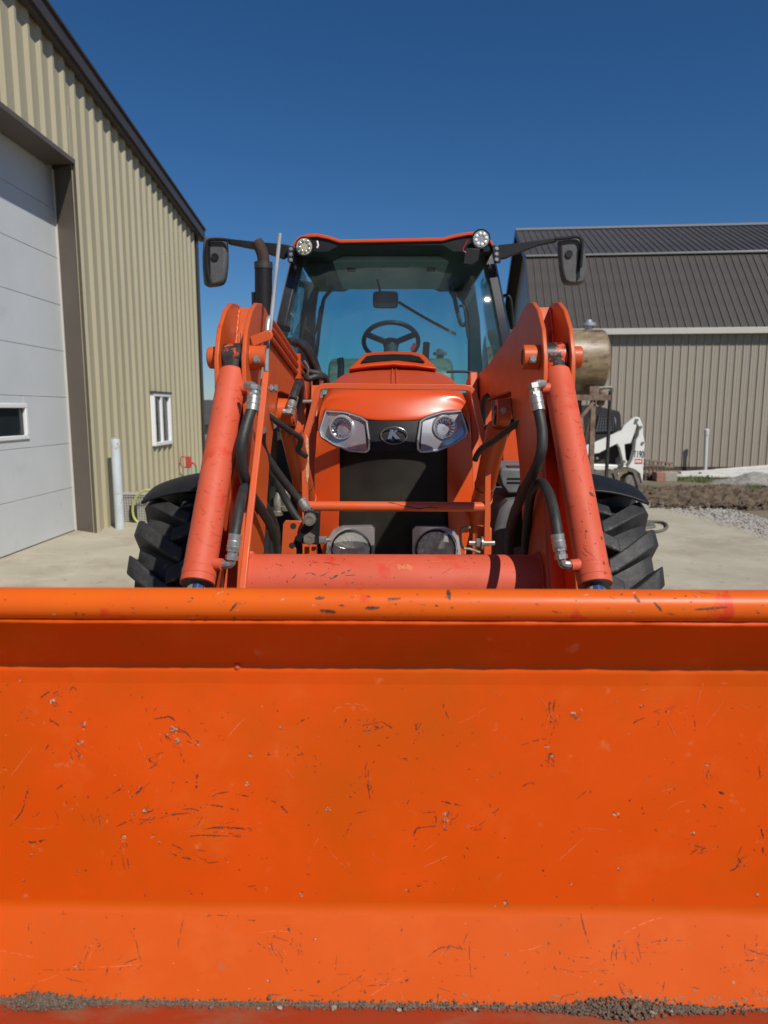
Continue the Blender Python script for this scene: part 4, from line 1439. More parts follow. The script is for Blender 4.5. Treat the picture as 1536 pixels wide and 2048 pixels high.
    # ports with fittings
    for k, t in enumerate((.135, .895)):
        q = top + d * (ln * t + .02)
        base = q + V(-s * .040, -.014, 0)
        m = MB(); m.lathe(base, (-s, -.25, 0), [(-.01, .018), (.014, .016), (.022, .016), (.023, .010)], 20); m.build('port_boss', 'faded_paint', cyl_)
    # lift cylinder
    la = Vector((s * .415, 2.76, 1.475)); lb = Vector((s * .40, 3.40, .92))
    dl = (lb - la).normalized(); ll = (lb - la).length
    m = MB(); m.lathe(la + dl * .05, dl, [(0, .03), (.02, .045), (ll * .62, .045), (ll * .621, .048), (ll * .9, .048)], 28)
    lc = m.build('lift_cylinder', 'loader_paint', T)
    m = MB(); m.cyl(la + V(-.03, 0, 0), la + V(.03, 0, 0), .04, seg=24); m.build('cylinder_eye', 'greasy_steel', lc)
    m = MB(); m.torus(la + dl * ll * .55, dl, .046, .0025, 28, 6); m.build('clamp_wire', 'dark_metal', lc)
    # loader tower and subframe
    m = MB(); m.prism([(3.55, .45), (3.80, .45), (3.86, 1.0), (3.98, 1.66), (3.78, 1.70), (3.62, 1.30), (3.52, .9)], 'X', s * .40, s * .44)
    tw = m.build('loader_tower', 'loader_paint', T, bevel=.006)
    m = MB(); m.prism([(3.72, .9), (3.86, 1.0), (3.98, 1.66), (3.80, 1.70)], 'X', s * .47, s * .52); m.build('tower_plate', 'loader_paint', tw, bevel=.004)
    MB().box((s * .30, 3.5, .5), (s * .398, 4.5, .68)).build('subframe_rail', 'loader_paint', tw, bevel=.01)
# torque tube
m = MB()
m.lathe((-XI + .008, 2.125, .968), (1, 0, 0), [(0, .088), (2 * XI - .016, .088)], 48, cap=False)
tt = m.build('torque_tube', 'faded_paint', T)
def weld(path, r, parent, mt, seed=0):
    m_ = MB()
    rows_ = []
    q_ = crom([Vector(p) for p in path], 14) if len(path) > 2 else [Vector(path[0]).lerp(Vector(path[1]), i / 40) for i in range(41)]
    for i, p in enumerate(q_):
        t = (q_[min(i + 1, len(q_) - 1)] - q_[max(i - 1, 0)]).normalized()
        rows_.append(m_.ring(p, t, r * (1 + .28 * math.sin(i * 1.9 + seed) + .2 * noise.noise(p * 60)), 7))
    for i in range(len(rows_) - 1):
        m_.skin(rows_[i], rows_[i + 1])
    return m_.build('weld_bead', mt, parent, sharp=70)
for s in (-1, 1):
    pts = [(s * (XI - .010), 2.125 + .090 * math.cos(R(a)), .968 + .090 * math.sin(R(a))) for a in range(20, 200, 15)]
    weld(pts, .006, tt, 'faded_paint')
    for xx in (XI + .010, XO - .010):
        weld([(s * xx, 2.455, 1.835), (s * xx, 2.408, 1.75), (s * xx, 2.365, 1.64), (s * xx, 2.34, 1.50)], .005, tt, 'loader_paint')
# hydraulic pipes on the left arm, held by a clamp
for k, (dz, dx) in enumerate(((.012, .018), (-.020, .020), (-.05, .016))):
    xx = -XI + dx
    pts = [V(xx, 2.50, 1.80 + dz), V(xx, 2.60, 1.800 + dz), V(xx, 3.0, 1.745 + dz), V(xx, 3.42, 1.690 + dz)]
    MB().tube(pts, .010, 10, 3).build('steel_pipe', 'loader_paint', T)
MB().box((-XI + .006, 3.20, 1.64), (-XI + .035, 3.23, 1.75)).build('pipe_clamp', 'loader_paint', T)
MB().tube([(-XI + .03, 3.38, 1.73), (-XI + .045, 3.40, 1.70), (-XI + .04, 3.42, 1.66), (-XI + .05, 3.45, 1.62)], .006, 6, 4).build('pipe_union', 'zinc', T)

# ---- hoses and fittings
def fit_chain(pts, r, parent, name='hose_fitting', mt='zinc'):
    """crimped sleeve and hex nut along the first stretch of a hose"""
    a, b = Vector(pts[0]), Vector(pts[1])
    d = (b - a).normalized()
    ln = (b - a).length
    m = MB()
    m.cyl(a, a + d * ln * .18, r * 1.18, seg=6)
    m.cyl(a + d * ln * .18, a + d * ln * .32, r * .95, seg=14)
    m.cyl(a + d * ln * .32, a + d * ln * .42, r * 1.22, seg=6)
    m.lathe(a + d * ln * .42, d, [(0, r * 1.18), (ln * .10, r * 1.26), (ln * .12, r * 1.2), (ln * .30, r * 1.25), (ln * .33, r * 1.18), (ln * .56, r * 1.25), (ln * .58, r * 1.1)], 16)
    return m.build(name, mt, parent, sharp=25)
def hose(pts, r, name='hydraulic_hose', mt='hose_rubber', f0=None, f1=None, n=8):
    q = [P(x, y, Y) for x, y, Y in pts]
    h = MB().tube(q, r, 12, n).build(name, mt, T, sharp=60)
    if f0:
        e = [P(*f0[0]), P(*f0[1])]
        fit_chain(e, r, h)
    if f1:
        e = [P(*f1[0]), P(*f1[1])]
        fit_chain(e, r, h)
    return h
def elbow(pts, r, name='elbow_fitting', mt='zinc'):
    q = [P(*p) for p in pts]
    return MB().tube(q, r, 10, 5).build(name, mt, T)
# left upper hose from the cylinder port
elbow([(493, 771, 2.06), (503, 771, 2.04), (509, 775, 2.03)], .012)
hose([(506, 800, 2.02), (503, 818, 2.01), (494, 845, 1.99), (485, 880, 1.97), (482, 915, 1.97), (488, 950, 1.99), (500, 985, 2.06), (520, 1015, 2.2), (541, 1050, 2.32), (552, 1085, 2.4), (555, 1125, 2.45)], .0155,
     f0=((511, 772, 2.03), (504, 822, 2.01)))
# left lower hose
elbow([(440, 1130, 1.80), (452, 1129, 1.79), (462, 1126, 1.79), (464, 1116, 1.79)], .0115)
hose([(469, 1075, 1.80), (474, 1045, 1.83), (480, 1010, 1.88), (486, 985, 1.95), (493, 972, 2.02), (500, 975, 2.1), (505, 1000, 2.2), (508, 1040, 2.3), (510, 1120, 2.35)], .0145,
     f0=((463, 1120, 1.79), (471, 1068, 1.805)))
# right upper hose
elbow([(1088, 768, 2.05), (1076, 768, 2.04), (1068, 773, 2.03)], .012)
hose([(1073, 800, 2.02), (1077, 822, 2.01), (1084, 860, 1.99), (1083, 900, 1.98), (1072, 935, 2.0), (1056, 965, 2.04), (1040, 1000, 2.1), (1028, 1030, 2.16), (1019, 1070, 2.22), (1018, 1125, 2.28)], .0155,
     f0=((1067, 768, 2.03), (1077, 822, 2.01)))
# right lower hose loop
elbow([(1150, 1131, 1.80), (1138, 1130, 1.79), (1126, 1127, 1.79), (1122, 1112, 1.79)], .0115)
hose([(1116, 1075, 1.80), (1112, 1045, 1.82), (1106, 1015, 1.86), (1098, 988, 1.92), (1085, 967, 2.0), (1072, 968, 2.08), (1062, 990, 2.16), (1056, 1030, 2.24), (1052, 1075, 2.3), (1050, 1130, 2.34)], .0145,
     f0=((1123, 1118, 1.79), (1114, 1068, 1.805)))
# hoses in the gap left of the hood
hose([(524, 860, 2.35), (523, 885, 2.42), (530, 908, 2.5), (551, 940, 2.55), (580, 978, 2.6), (604, 1006, 2.62), (620, 1024, 2.62)], .0155, f1=((622, 1030, 2.62), (600, 998, 2.62)))
hose([(528, 900, 2.62), (538, 942, 2.66), (552, 962, 2.7), (572, 1000, 2.72), (590, 1030, 2.72), (603, 1046, 2.72)], .0145)
hose([(505, 950, 2.45), (518, 990, 2.5), (536, 1020, 2.55), (548, 1045, 2.6), (554, 1075, 2.62), (556, 1125, 2.64)], .0150)
hose([(515, 1000, 2.55), (524, 1030, 2.6), (529, 1065, 2.62), (532, 1130, 2.64)], .020)
hose([(545, 850, 2.7), (546, 900, 2.9), (544, 1000, 3.0), (546, 1110, 3.0)], .017)
# big return hoses from the arm pipes to the valve
hose([(576, 683, 3.3), (592, 684, 3.36), (608, 696, 3.4), (622, 720, 3.45), (630, 745, 3.5), (632, 770, 3.5)], .0175)
hose([(590, 688, 3.45), (606, 687, 3.5), (622, 706, 3.55), (634, 735, 3.6), (640, 762, 3.6)], .0175)
hose([(606, 740, 3.42), (622, 744, 3.44), (640, 748, 3.46), (652, 758, 3.5), (650, 775, 3.55)], .0150)
hose([(606, 750, 3.40), (616, 757, 3.42), (634, 753, 3.44), (650, 756, 3.5), (656, 770, 3.55)], .0150)
hose([(585, 800, 2.62), (591, 782, 2.66), (597, 768, 2.72), (601, 770, 2.8), (600, 790, 2.9), (594, 825, 2.95)], .0155, f0=((578, 828, 2.62), (588, 792, 2.64)))
elbow([(566, 823, 2.62), (576, 824, 2.62), (579, 816, 2.62)], .012)
hose([(534, 829, 2.55), (556, 845, 2.6), (580, 862, 2.68), (600, 876, 2.75), (600, 890, 2.78), (596, 900, 2.8), (612, 912, 2.85)], .0115, f0=((530, 826, 2.55), (545, 838, 2.58)))
hose([(1047, 838, 2.55), (1025, 853, 2.6), (1000, 872, 2.68), (984, 884, 2.75), (966, 895, 2.8), (955, 908, 2.84), (950, 920, 2.86)], .0125, f0=((1050, 835, 2.55), (1036, 846, 2.58)))
hose([(1000, 828, 2.8), (992, 840, 2.82), (984, 852, 2.86), (972, 856, 2.9)], .0125)
hose([(978, 790, 3.3), (968, 800, 3.3), (966, 830, 3.3), (966, 850, 3.3)], .0125)
elbow([(598, 803, 3.3), (618, 803, 3.3), (630, 802, 3.3), (637, 795, 3.3), (640, 778, 3.3)], .0085)
m = MB(); a = P(640, 790, 3.3); m.cyl(a + V(0, 0, -.012), a + V(0, 0, .018), .014, seg=14); m.build('pipe_nut', 'zinc', T)
# quick couplers in the gap
for px, y0, y1 in ((556, 985, 1032), (572, 975, 1030)):
    a, b = P(px, y0, 2.9), P(px, y1, 2.9)
    d = b - a
    m = MB(); m.lathe(a, d, [(0, .010), (.02, .014), (.03, .018), (.075, .018), (.08, .022), (.095, .022), (.10, .014)], 16); m.build('quick_coupler', 'dirty_steel', T)
# orange bracket with the black coupler block and its caps
brp = [(562, 1112), (566, 1048), (571, 1041), (604, 1042), (606, 1056), (590, 1075), (586, 1090), (592, 1098), (592, 1112)]
m = MB(); m.slab([P(x, y, 2.60) for x, y in brp], (0, .012, 0)); br = m.build('coupler_bracket', 'loader_paint', T, bevel=.002)
for (x, y) in ((586.5, 1052), (584, 1091)):
    a = P(x, y, 2.60); m = MB(); m.cyl(a + V(0, -.001, 0), a + V(0, .004, 0), .0115, seg=20); m.build('bracket_hole', 'engine_black', br)
m = MB(); m.slab([P(x, y, 2.585) for x, y in ((608, 1022), (640, 1023), (637, 1090), (606, 1088), (588, 1080), (606, 1052))], (0, .03, 0)); blk = m.build('coupler_block', 'black_plastic', T, bevel=.004)
for (x, y, r) in ((620, 1038, .024), (619, 1077, .023)):
    a = P(x, y, 2.58)
    m = MB(); m.lathe(a + V(0, .01, 0), (0, -1, 0), [(0, r), (.03, r), (.035, r * .93), (.036, r * .6), (.034, r * .58), (.034, r * .3)], 12 if r > .0235 else 6, cap=True); m.build('coupler_cap', 'dirty_steel', blk, sharp=25)
a = P(644, 1080, 2.60); m = MB(); m.cyl(a + V(-.01, 0, 0), a + V(.018, 0, 0), .0145, seg=6); m.cyl(a + V(.018, 0, 0), a + V(.034, 0, 0), .008, seg=10); m.build('block_bolt', 'zinc', blk)
for px in (614, 628):
    MB().bar(P(px, 1094, 2.62), P(px, 1125, 2.62), .018, .018, up=(0, 1, 0)).build('bracket_leg', 'loader_paint', br)

# ---- level indicator on the left arm
li = ribbon([P(532, 745, 2.16), P(515, 900, 2.02), P(500, 1030, 1.90), P(484, 1185, 1.76)], .012, .019, 'level_indicator', 'guard_paint', T, .003)
MB().tube([P(560, 468, 2.42), P(552, 545, 2.36), P(544, 625, 2.30), P(540, 660, 2.28), P(535, 690, 2.26), P(533, 745, 2.18)], .0065, 10, 4).build('indicator_rod', 'steel_rod', li)
MB().tube([P(541, 636, 2.30), P(536, 648, 2.28), P(531, 720, 2.24), P(524, 770, 2.17), P(520, 830, 2.10)], .0098, 12, 5).build('guide_tube', 'steel_rod', li)
m = MB(); m.slab([P(x, y, 2.22) for x, y in ((499, 674), (534, 661), (542, 662), (546, 672), (543, 680), (536, 682), (506, 694))], (0, .014, .004)); m.build('guide_bracket', 'loader_paint', li, bevel=.003)
a = P(538, 777, 2.14); m = MB(); m.cyl(a, a + V(.022, 0, 0), .007, seg=10); m.cyl(a + V(.004, 0, 0), a + V(.012, 0, 0), .012, seg=6); m.cyl(a + V(.018, 0, 0), a + V(.026, 0, 0), .012, seg=6); m.build('indicator_bolt', 'zinc', li)

# ---- cab
def ytilt(z, x):
    q = z - 1.62
    return 4.60 + .12 * q + .20 * q * q + .135 * x * x
for s in (-1, 1):
    top = P(602 if s < 0 else 970, 484, 4.95); mid = P(580 if s < 0 else 991, 580, 4.84); low = P(559 if s < 0 else 1010, 680, 4.76); base = V(s * .87, 4.70, 1.30)
    m = MB()
    rows = []
    for p in crom([top, mid, low, base], 5):
        rows.append([m.bm.verts.new(p + V(dx, dy, 0)) for dx, dy in ((-.042, -.010), (-.030, -.034), (.026, -.034), (.042, -.010), (.042, .06), (-.042, .06))])
    for i in range(len(rows) - 1):
        m.skin(rows[i], rows[i + 1])
    m.bm.faces.new(rows[0]); m.bm.faces.new(list(reversed(rows[-1])))
    m.build('front_pillar', 'pillar_black', T, bevel=.004, sharp=50)
    # rear pillars with curved brackets
    pl = [(598, 560), (645, 566), (634, 582), (629, 620), (628, 700), (622, 760), (592, 760), (600, 640)] if s < 0 else \
         [(886, 564), (905, 578), (925, 600), (935, 625), (938, 660), (938, 760), (966, 760), (960, 640), (948, 560)]
    m = MB(); m.slab([P(x, y, 6.15) for x, y in pl], (0, .12, 0)); m.build('rear_pillar', 'cab_trim', T, bevel=.01)
    pb = P(592 if s < 0 else 966, 760, 6.15)
    MB().box((s * .70, 6.15, 1.1), (s * .86, 6.28, pb.z + .02)).build('rear_pillar_base', 'cab_trim', T)
    # side glass and sill
    m = MB(); m.slab([V(s * .67, 5.02, 2.55), V(s * .82, 4.88, 1.90), V(s * .87, 4.78, 1.45), V(s * .86, 6.15, 1.45), V(s * .80, 6.15, 2.0), V(s * .72, 6.15, 2.55)], (s * .005, 0, 0)); m.build('side_window', 'side_glass', T)
    MB().box((s * .78, 4.72, .95), (s * .87, 6.2, 1.44)).build('cab_sill', 'black_plastic', T, bevel=.01)
    # rear fenders
    m = MB()
    def rf(u, v, s=s):
        ph = R(78 - v * 130)
        r = .92
        return (s * (.80 + .42 * u), 5.75 - r * math.sin(ph), .83 + r * math.cos(ph))
    m.grid(rf, 4, 20)
    o = m.build('rear_fender', 'hood_paint', T, sharp=70)
    so = o.modifiers.new('solid', 'SOLIDIFY'); so.thickness = .02; so.offset = 1
# windshield: gently bowed and leaning back
m = MB()
def ws(u, v):
    z = 1.62 + v * .95
    hwid = .865 - .225 * v
    x = (u * 2 - 1) * hwid * .985
    return (x, ytilt(z, x), z)
m.grid(ws, 24, 20)
m.build('windshield', 'windshield_glass', T, sharp=80)
m = MB(); m.slab([V(-.70, 6.22, 2.55), V(-.74, 6.22, 1.40), V(.74, 6.22, 1.40), V(.70, 6.22, 2.55)], (0, .005, 0)); m.build('rear_window', 'side_glass', T)
MB().box((-.86, 6.16, 1.0), (.86, 6.24, 1.40)).build('rear_cab_panel', 'cab_trim', T)
MB().box((-.78, 4.76, 1.0), (.78, 6.16, 1.08)).build('cab_floor', 'cab_trim', T)
MB().box((-.70, 4.62, 1.0), (.70, 4.65, 1.60)).build('cowl', 'black_plastic', T)
# roof: orange cap over a black visor
line = [(582, 497), (588, 483), (598, 473), (614, 468), (634, 467), (655, 471), (680, 479), (787, 477), (885, 475), (908, 469), (935, 464), (958, 463), (975, 470), (984, 482), (989, 497)]
up = [P(x, y, 4.72) for x, y in line]
lo = [P(x + (2 if x < 600 else -2 if x > 970 else 0), y + 7, 4.72) for x, y in line]
m = MB()
for off, dz in ((0, 0),):
    m.slab(up + list(reversed(lo)), (0, 1.62, .02))
rc_ = m.build('cab_roof', 'hood_paint', T, bevel=.005, sharp=40)
lo2 = [P(x + (4 if x < 600 else -4 if x > 970 else 0), y + 7.5, 4.735) for x, y in line]
bt = [P(x, 503 if (x < 660 or x > 905) else 490, 4.735) for x, y in line[1:-1]]
m = MB(); m.slab(lo2 + list(reversed(bt)), (0, 1.56, .0)); m.build('roof_visor', 'black_plastic', rc_, sharp=40)
zh = P(787, 489, 4.80).z
MB().box((-.66, 5.06, zh - .055), (.66, 6.2, zh - .012)).build('headliner', 'headliner', rc_, bevel=.015)
MB().box((-.095, 5.25, zh - .066), (.095, 5.33, zh - .056)).build('dome_light', 'galvanised', rc_, bevel=.003)
m = MB(); m.slab([P(x, y, 5.10) for x, y in ((616, 512), (664, 512), (669, 520), (666, 538), (650, 547), (620, 549), (614, 535))], (0, .02, 0)); m.build('sun_visor', 'cab_trim', rc_, bevel=.005)
for s, px in ((-1, 703), (1, 862)):
    a = P(px, 522, 5.3); MB().box((a.x - .03, 5.28, zh - .075), (a.x + .03, 5.32, zh - .05)).build('headliner_clip', 'cab_trim', rc_)
# rear window hinge bars, wiper, inside mirror
def bars(l, Y, r, name, mt='cab_trim'):
    return MB().tube([P(x, y, Y) for x, y in l], r, 8, 4).build(name, mt, T)
bars([(674, 566), (662, 580), (648, 598), (644, 620), (638, 660), (632, 712), (622, 745)], 6.10, .016, 'hinge_bar')
bars([(648, 612), (641, 614), (636, 640), (630, 668), (624, 676)], 6.08, .009, 'gas_strut')
bars([(888, 566), (896, 576), (908, 594), (914, 620), (922, 648), (932, 648)], 6.10, .018, 'hinge_bar')
bars([(918, 613), (928, 614), (932, 645), (936, 675), (940, 676)], 6.08, .010, 'gas_strut')
w_ = bars([(797, 604), (830, 624), (870, 647), (911, 668)], 6.12, .012, 'rear_wiper')
MB().bar(P(836, 628, 6.10), P(912, 669, 6.10), .02, .02).build('wiper_blade', 'rust_steel', w_)
m = MB()
mp_ = []
for i in range(28):
    t = 2 * math.pi * i / 28
    cx_, sy_ = math.cos(t), math.sin(t)
    mp_.append(P(771 + 25.5 * math.copysign(abs(cx_) ** .35, cx_), 599 + 17 * math.copysign(abs(sy_) ** .35, sy_), 5.0))
m.slab(mp_, (0, .03, 0)); im = m.build('inside_mirror', 'black_plastic', T, bevel=.006)
MB().tube([P(760, 584, 5.02), P(758, 574, 5.04), P(755, 560, 5.1)], .008, 8, 4).build('mirror_stem', 'cab_trim', im)
# steering wheel, column, dash
sc_ = P(782, 684, 5.15)
axw = V(0, .60, .80).normalized()
m = MB(); m.torus(sc_, axw, .196, .0165, 44, 10); sw = m.build('steering_wheel', 'black_plastic', T)
u_ = V(1, 0, 0); v_ = axw.cross(u_)
m = MB(); m.lathe(sc_ - axw * .06, axw, [(0, .05), (.05, .06), (.06, .045)], 24); m.build('wheel_hub', 'black_plastic', sw)
for ang in (R(-155), R(-25), R(90)):
    e = sc_ + (u_ * math.cos(ang) + v_ * math.sin(ang)) * .19
    MB().bar(sc_ - axw * .02, e, .045, .014, up=axw).build('spoke', 'black_plastic', sw)
MB().cyl(sc_ - axw * .05, sc_ - axw * .05 + V(0, -.28, -.45), .05, .07, seg=16).build('steering_column', 'cab_trim', sw)
m = MB(); m.bar(P(823, 700, 5.1), P(831, 687, 5.1), .03, .01, up=(0, -1, 0)); m.build('red_tag', 'red_plastic', sw)
MB().box((-.24, 4.84, 1.08), (.24, 5.02, 1.86)).build('dashboard', 'cab_trim', T, bevel=.03)
MB().tube([P(851, 720, 5.35), P(852, 700, 5.35), P(853, 686, 5.33)], .026, 12, 4).build('joystick', 'black_plastic', T)
MB().tube([P(681, 760, 5.0), P(682, 730, 5.0), P(680, 716, 5.0)], .024, 12, 4).build('intake_pipe', 'black_plastic', T)
# driver's seat low behind the wheel, side console
MB().box((-.22, 5.35, 1.3), (.22, 5.8, 1.46)).build('seat', 'cab_trim', T, bevel=.05)
MB().box((.42, 5.0, 1.08), (.72, 5.9, 1.62)).build('side_console', 'cab_trim', T, bevel=.04)
bars([(893, 744), (915, 743), (945, 744)], 4.55, .008, 'gas_strut_hood', 'black_plastic')
# grab rail
bars([(1005, 593), (1015, 591), (1021, 600), (1024, 625), (1026, 655)], 4.98, .012, 'grab_rail', 'black_plastic')
# work lights under the roof ears
def work_light(px, py, Y, r, lens, cell, ax):
    c = P(px, py, Y)
    ax = Vector(ax).normalized()
    m = MB(); m.lathe(c - ax * .05, ax, [(0, r * .75), (.02, r * 1.15), (.05, r * 1.22), (.056, r * 1.15), (.054, r)], 32); w = m.build('work_light', 'black_plastic', T)
    m = MB(); m.cyl(c + ax * .0045, c + ax * .0065, r, seg=32); m.build('light_face', lens, w)
    u = V(1, 0, 0); v = ax.cross(u).normalized()
    for k in range(8):
        t = 2 * math.pi * k / 8 + .2
        q = c + (u * math.cos(t) + v * math.sin(t)) * r * .66
        m = MB(); m.lathe(q + ax * .0066, ax, [(0, r * .21), (.004, r * .19), (.007, r * .10)], 12); m.build('led', cell, w)
    MB().bar(c - ax * .04, c + V(0, .06, .06), .02, .02).build('light_bracket', 'black_plastic', w)
work_light(609, 493, 4.66, .050, 'lens_yellow', 'led_cell', (-.05, -1, -.05))
work_light(962, 478, 4.66, .050, 'led_cell', 'led_white', (.05, -1, -.1))
bars([(634, 482), (636, 490), (634, 496)], 4.66, .006, 'wire_connector', 'vinyl_white')
bars([(936, 480), (930, 490), (926, 500), (932, 505)], 4.66, .0022, 'light_cable', 'red_plastic')
m = MB(); m.slab([P(x, y, 4.66) for x, y in ((930, 495), (960, 497), (958, 520), (944, 531), (926, 528))], (0, .06, 0)); m.build('light_base', 'black_plastic', T, bevel=.006)
# mirrors
def mirror(poly, groove, armp_, tube, brk, Y, side):
    m = MB(); m.slab([P(x, y, Y) for x, y in crom2(poly)], (0, .085, 0)); h = m.build('side_mirror', 'grey_plastic', T, bevel=.02, sharp=60)
    m = MB(); m.slab([P(x, y, Y - .006) for x, y in groove], (0, .01, 0)); m.build('mirror_groove', 'black_plastic', h)
    m = MB(); m.slab([P(x, y, Y + .02) for x, y in armp_], (0, .045, 0)); m.build('mirror_arm', 'black_plastic', h, bevel=.005)
    MB().tube([P(x, y, Y - .02) for x, y in tube], .0105, 10, 5).build('mirror_tube', 'black_plastic', h)
    m = MB(); m.slab([P(x, y, Y - .02) for x, y in brk], (0, .05, 0)); m.build('mirror_bracket', 'pillar_black', h, bevel=.003)
    for k in range(3):
        a = P(sum(q[0] for q in brk) / len(brk), min(q[1] for q in brk) + 7 + k * 11, Y - .021)
        hexbolt(a, (0, -1, 0), .009, h)
    a = P(*((430, 514) if side < 0 else (1138, 508)), Y - .004)
    m = MB(); m.cyl(a + V(0, -.006, 0), a + V(0, .004, 0), .024, seg=20); m.build('mirror_knob', 'black_plastic', h)
def crom2(l):
    q = crom([Vector((x, y, 0)) for x, y in l] + [Vector((l[0][0], l[0][1], 0))], 4)
    return [(v.x, v.y) for v in q[:-1]]
mirror([(405, 482), (410, 473), (428, 472), (448, 474), (452, 490), (453, 520), (450, 550), (443, 566), (425, 571), (409, 570), (405, 555), (403, 515)],
       [(412, 490), (420, 488), (421, 560), (416, 564)], [(455, 477), (512, 483), (560, 487), (580, 490), (580, 508), (566, 517), (548, 511), (510, 498), (456, 487)],
       [(460, 481), (440, 479), (420, 480), (414, 488), (413, 515), (416, 545), (421, 565)], [(575, 491), (591, 493), (586, 524), (575, 523)], 4.72, -1)
mirror([(1119, 482), (1126, 474), (1145, 473), (1160, 476), (1168, 488), (1174, 520), (1175, 548), (1168, 564), (1150, 568), (1132, 564), (1125, 548), (1121, 515)],
       [(1155, 500), (1162, 500), (1160, 555), (1154, 562)], [(996, 490), (1050, 484), (1112, 474), (1114, 483), (1078, 490), (1030, 508), (1012, 516), (996, 518)],
       [(1110, 478), (1132, 476), (1155, 474), (1163, 482), (1164, 500), (1161, 535)], [(984, 490), (997, 490), (1002, 524), (990, 524)], 4.72, 1)
# exhaust stack
a, b = P(527, 535, 4.45), P(527, 690, 4.45)
ex = MB(); ex.lathe(b, a - b, [(0, .053), ((a - b).length - .03, .053), ((a - b).length, .053)], 28); exo = ex.build('exhaust_stack', 'black_plastic', T)
MB().lathe(a + V(0, 0, -.01), (0, 0, 1), [(0, .056), (.04, .056), (.042, .042)], 28).build('stack_band', 'dark_metal', exo)
m = MB()
pts = [P(527, 528, 4.45), P(526, 512, 4.45), P(521, 497, 4.45), P(513, 483, 4.45)]
m.tube(pts, .037, 20, 6, cap=False); 
o = m.build('rain_pipe', 'rust_pipe', exo); so = o.modifiers.new('solid', 'SOLIDIFY'); so.thickness = .004
a = P(508, 585, 4.46); MB().box((a.x - .012, 4.44, P(508, 640, 4.46).z), (a.x + .012, 4.48, a.z)).build('stack_guard', 'black_plastic', exo)
for y in (650,):
    a = P(544, y, 4.42); MB().bar(a, a + V(.07, .25, 0), .015, .03).build('stack_bracket', 'black_plastic', exo)

# ---- boxes and tanks beside the engine
MB().box((-.80, 4.25, .40), (-.44, 5.0, 1.36)).build('fuel_tank_side', 'engine_black', T, bevel=.05)
MB().box((-.44, 3.95, .55), (-.30, 4.6, 1.45)).build('side_panel', 'engine_black', T, bevel=.02)
a, b = P(1001, 985, 4.1), P(1064, 936, 4.1)
m = MB(); m.slab([P(x, y, 4.1) for x, y in ((1004, 937), (1064, 937), (1064, 985), (1016, 988), (1003, 970), (999, 948))], (0, .4, .02)); bx_ = m.build('battery_box', 'box_plastic', T, bevel=.012)
for y in (955, 963):
    MB().bar(P(1016, y, 4.094), P(1064, y, 4.094), .004, .012, up=(0, -1, 0)).build('box_rib', 'box_plastic', bx_)
MB().box(tuple(P(1016, 943, 4.12)), tuple(P(1040, 936, 4.16) + V(0, .05, .012))).build('box_latch', 'dark_metal', bx_)
m = MB(); m.slab([P(x, y, 4.0) for x, y in ((985, 1118), (988, 1060), (1000, 1020), (1018, 1002), (1064, 996), (1064, 1118))], (0, .8, 0)); m.build('side_tank', 'box_plastic', T, bevel=.03)
# orange body panels seen right of the hood
m = MB(); m.slab([P(x, y, 4.60) for x, y in ((1006, 932), (1048, 931), (1047, 836), (1030, 850), (1006, 890))], (0, .03, .0)); m.build('fender_panel', 'hood_paint', T, bevel=.004)
m = MB(); m.slab([P(x, y, 3.75) for x, y in ((945, 955), (945, 848), (960, 820), (972, 900), (969, 935), (962, 950))], (0, .02, 0)); m.build('mount_plate', 'guard_paint', T, bevel=.003)
m = MB(); m.slab([P(x, y, 4.3) for x, y in ((973, 882), (983, 880), (983, 792), (973, 792))], (0, .03, 0)); m.build('cab_mount_post', 'guard_paint', T, bevel=.003)

# ================================================================== BUCKET
BW = 1.12
pT = V(0, 1.25, 1.146); rT = .029
S0, S1 = V(0, 1.262, 1.112), V(0, 1.338, .997)
B1, B2 = V(0, 1.365, .441), V(0, 1.290, .2776)
F1 = V(0, .65, .266)
def sheet(a, b, th, out):              # plate between two profile points, th behind its face
    d = (b - a).normalized()
    n = V(0, -d.z, d.y)
    if n.dot(out) < 0:
        n = -n
    m = MB()
    m.slab([V(-BW, a.y, a.z), V(BW, a.y, a.z), V(BW, b.y, b.z), V(-BW, b.y, b.z)], -n * th)
    return m
front = V(0, -1, .3)
dU, dL = (S1 - B1).normalized(), (B2 - B1).normalized()
BU, BL = B1 + dU * .014, B1 + dL * .014          # the plate is folded here, not creased
bucket = sheet(S1, BU, .012, front).build('bucket', 'bucket_paint', T)
m = MB()
fold = [BU * (1 - t) ** 2 + B1 * 2 * t * (1 - t) + BL * t * t for t in [i / 10 for i in range(11)]]
m.grid(lambda u, v: (-BW + 2 * BW * u, fold[round(v * 10)].y, fold[round(v * 10)].z), 1, 10)
m.build('fold_strip', 'fold_paint', bucket, sharp=80)
sheet(S0, S1, .010, V(0, -1, -1)).build('upper_plate', 'bucket_paint', bucket)
sheet(BL, B2, .012, V(0, -1, 1)).build('lower_plate', 'bucket_lower_paint' if 'bucket_lower_paint' in MATS else 'bucket_paint', bucket)
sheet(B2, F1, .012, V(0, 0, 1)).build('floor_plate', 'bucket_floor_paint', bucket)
m = MB(); m.lathe((-BW, pT.y, pT.z), (1, 0, 0), [(0, rT), (2 * BW, rT)], 40); m.build('lip_tube', 'lip_paint', bucket)
rg = random.Random(5)
def bead(y, z, r, name, amp, mt):
    m = MB()
    rows = []
    for i in range(221):
        x = -BW + i * 2 * BW / 220
        k = 1 + amp * noise.noise(Vector((x * 14, y * 9, 0))) + amp * .6 * noise.noise(Vector((x * 47, y, 3)))
        rows.append(m.ring((x, y, z + .0015 * noise.noise(Vector((x * 6, 1, 2)))), (1, 0, 0), r * k, 8))
    for i in range(220):
        m.skin(rows[i], rows[i + 1])
    return m.build(name, mt, bucket, sharp=70)
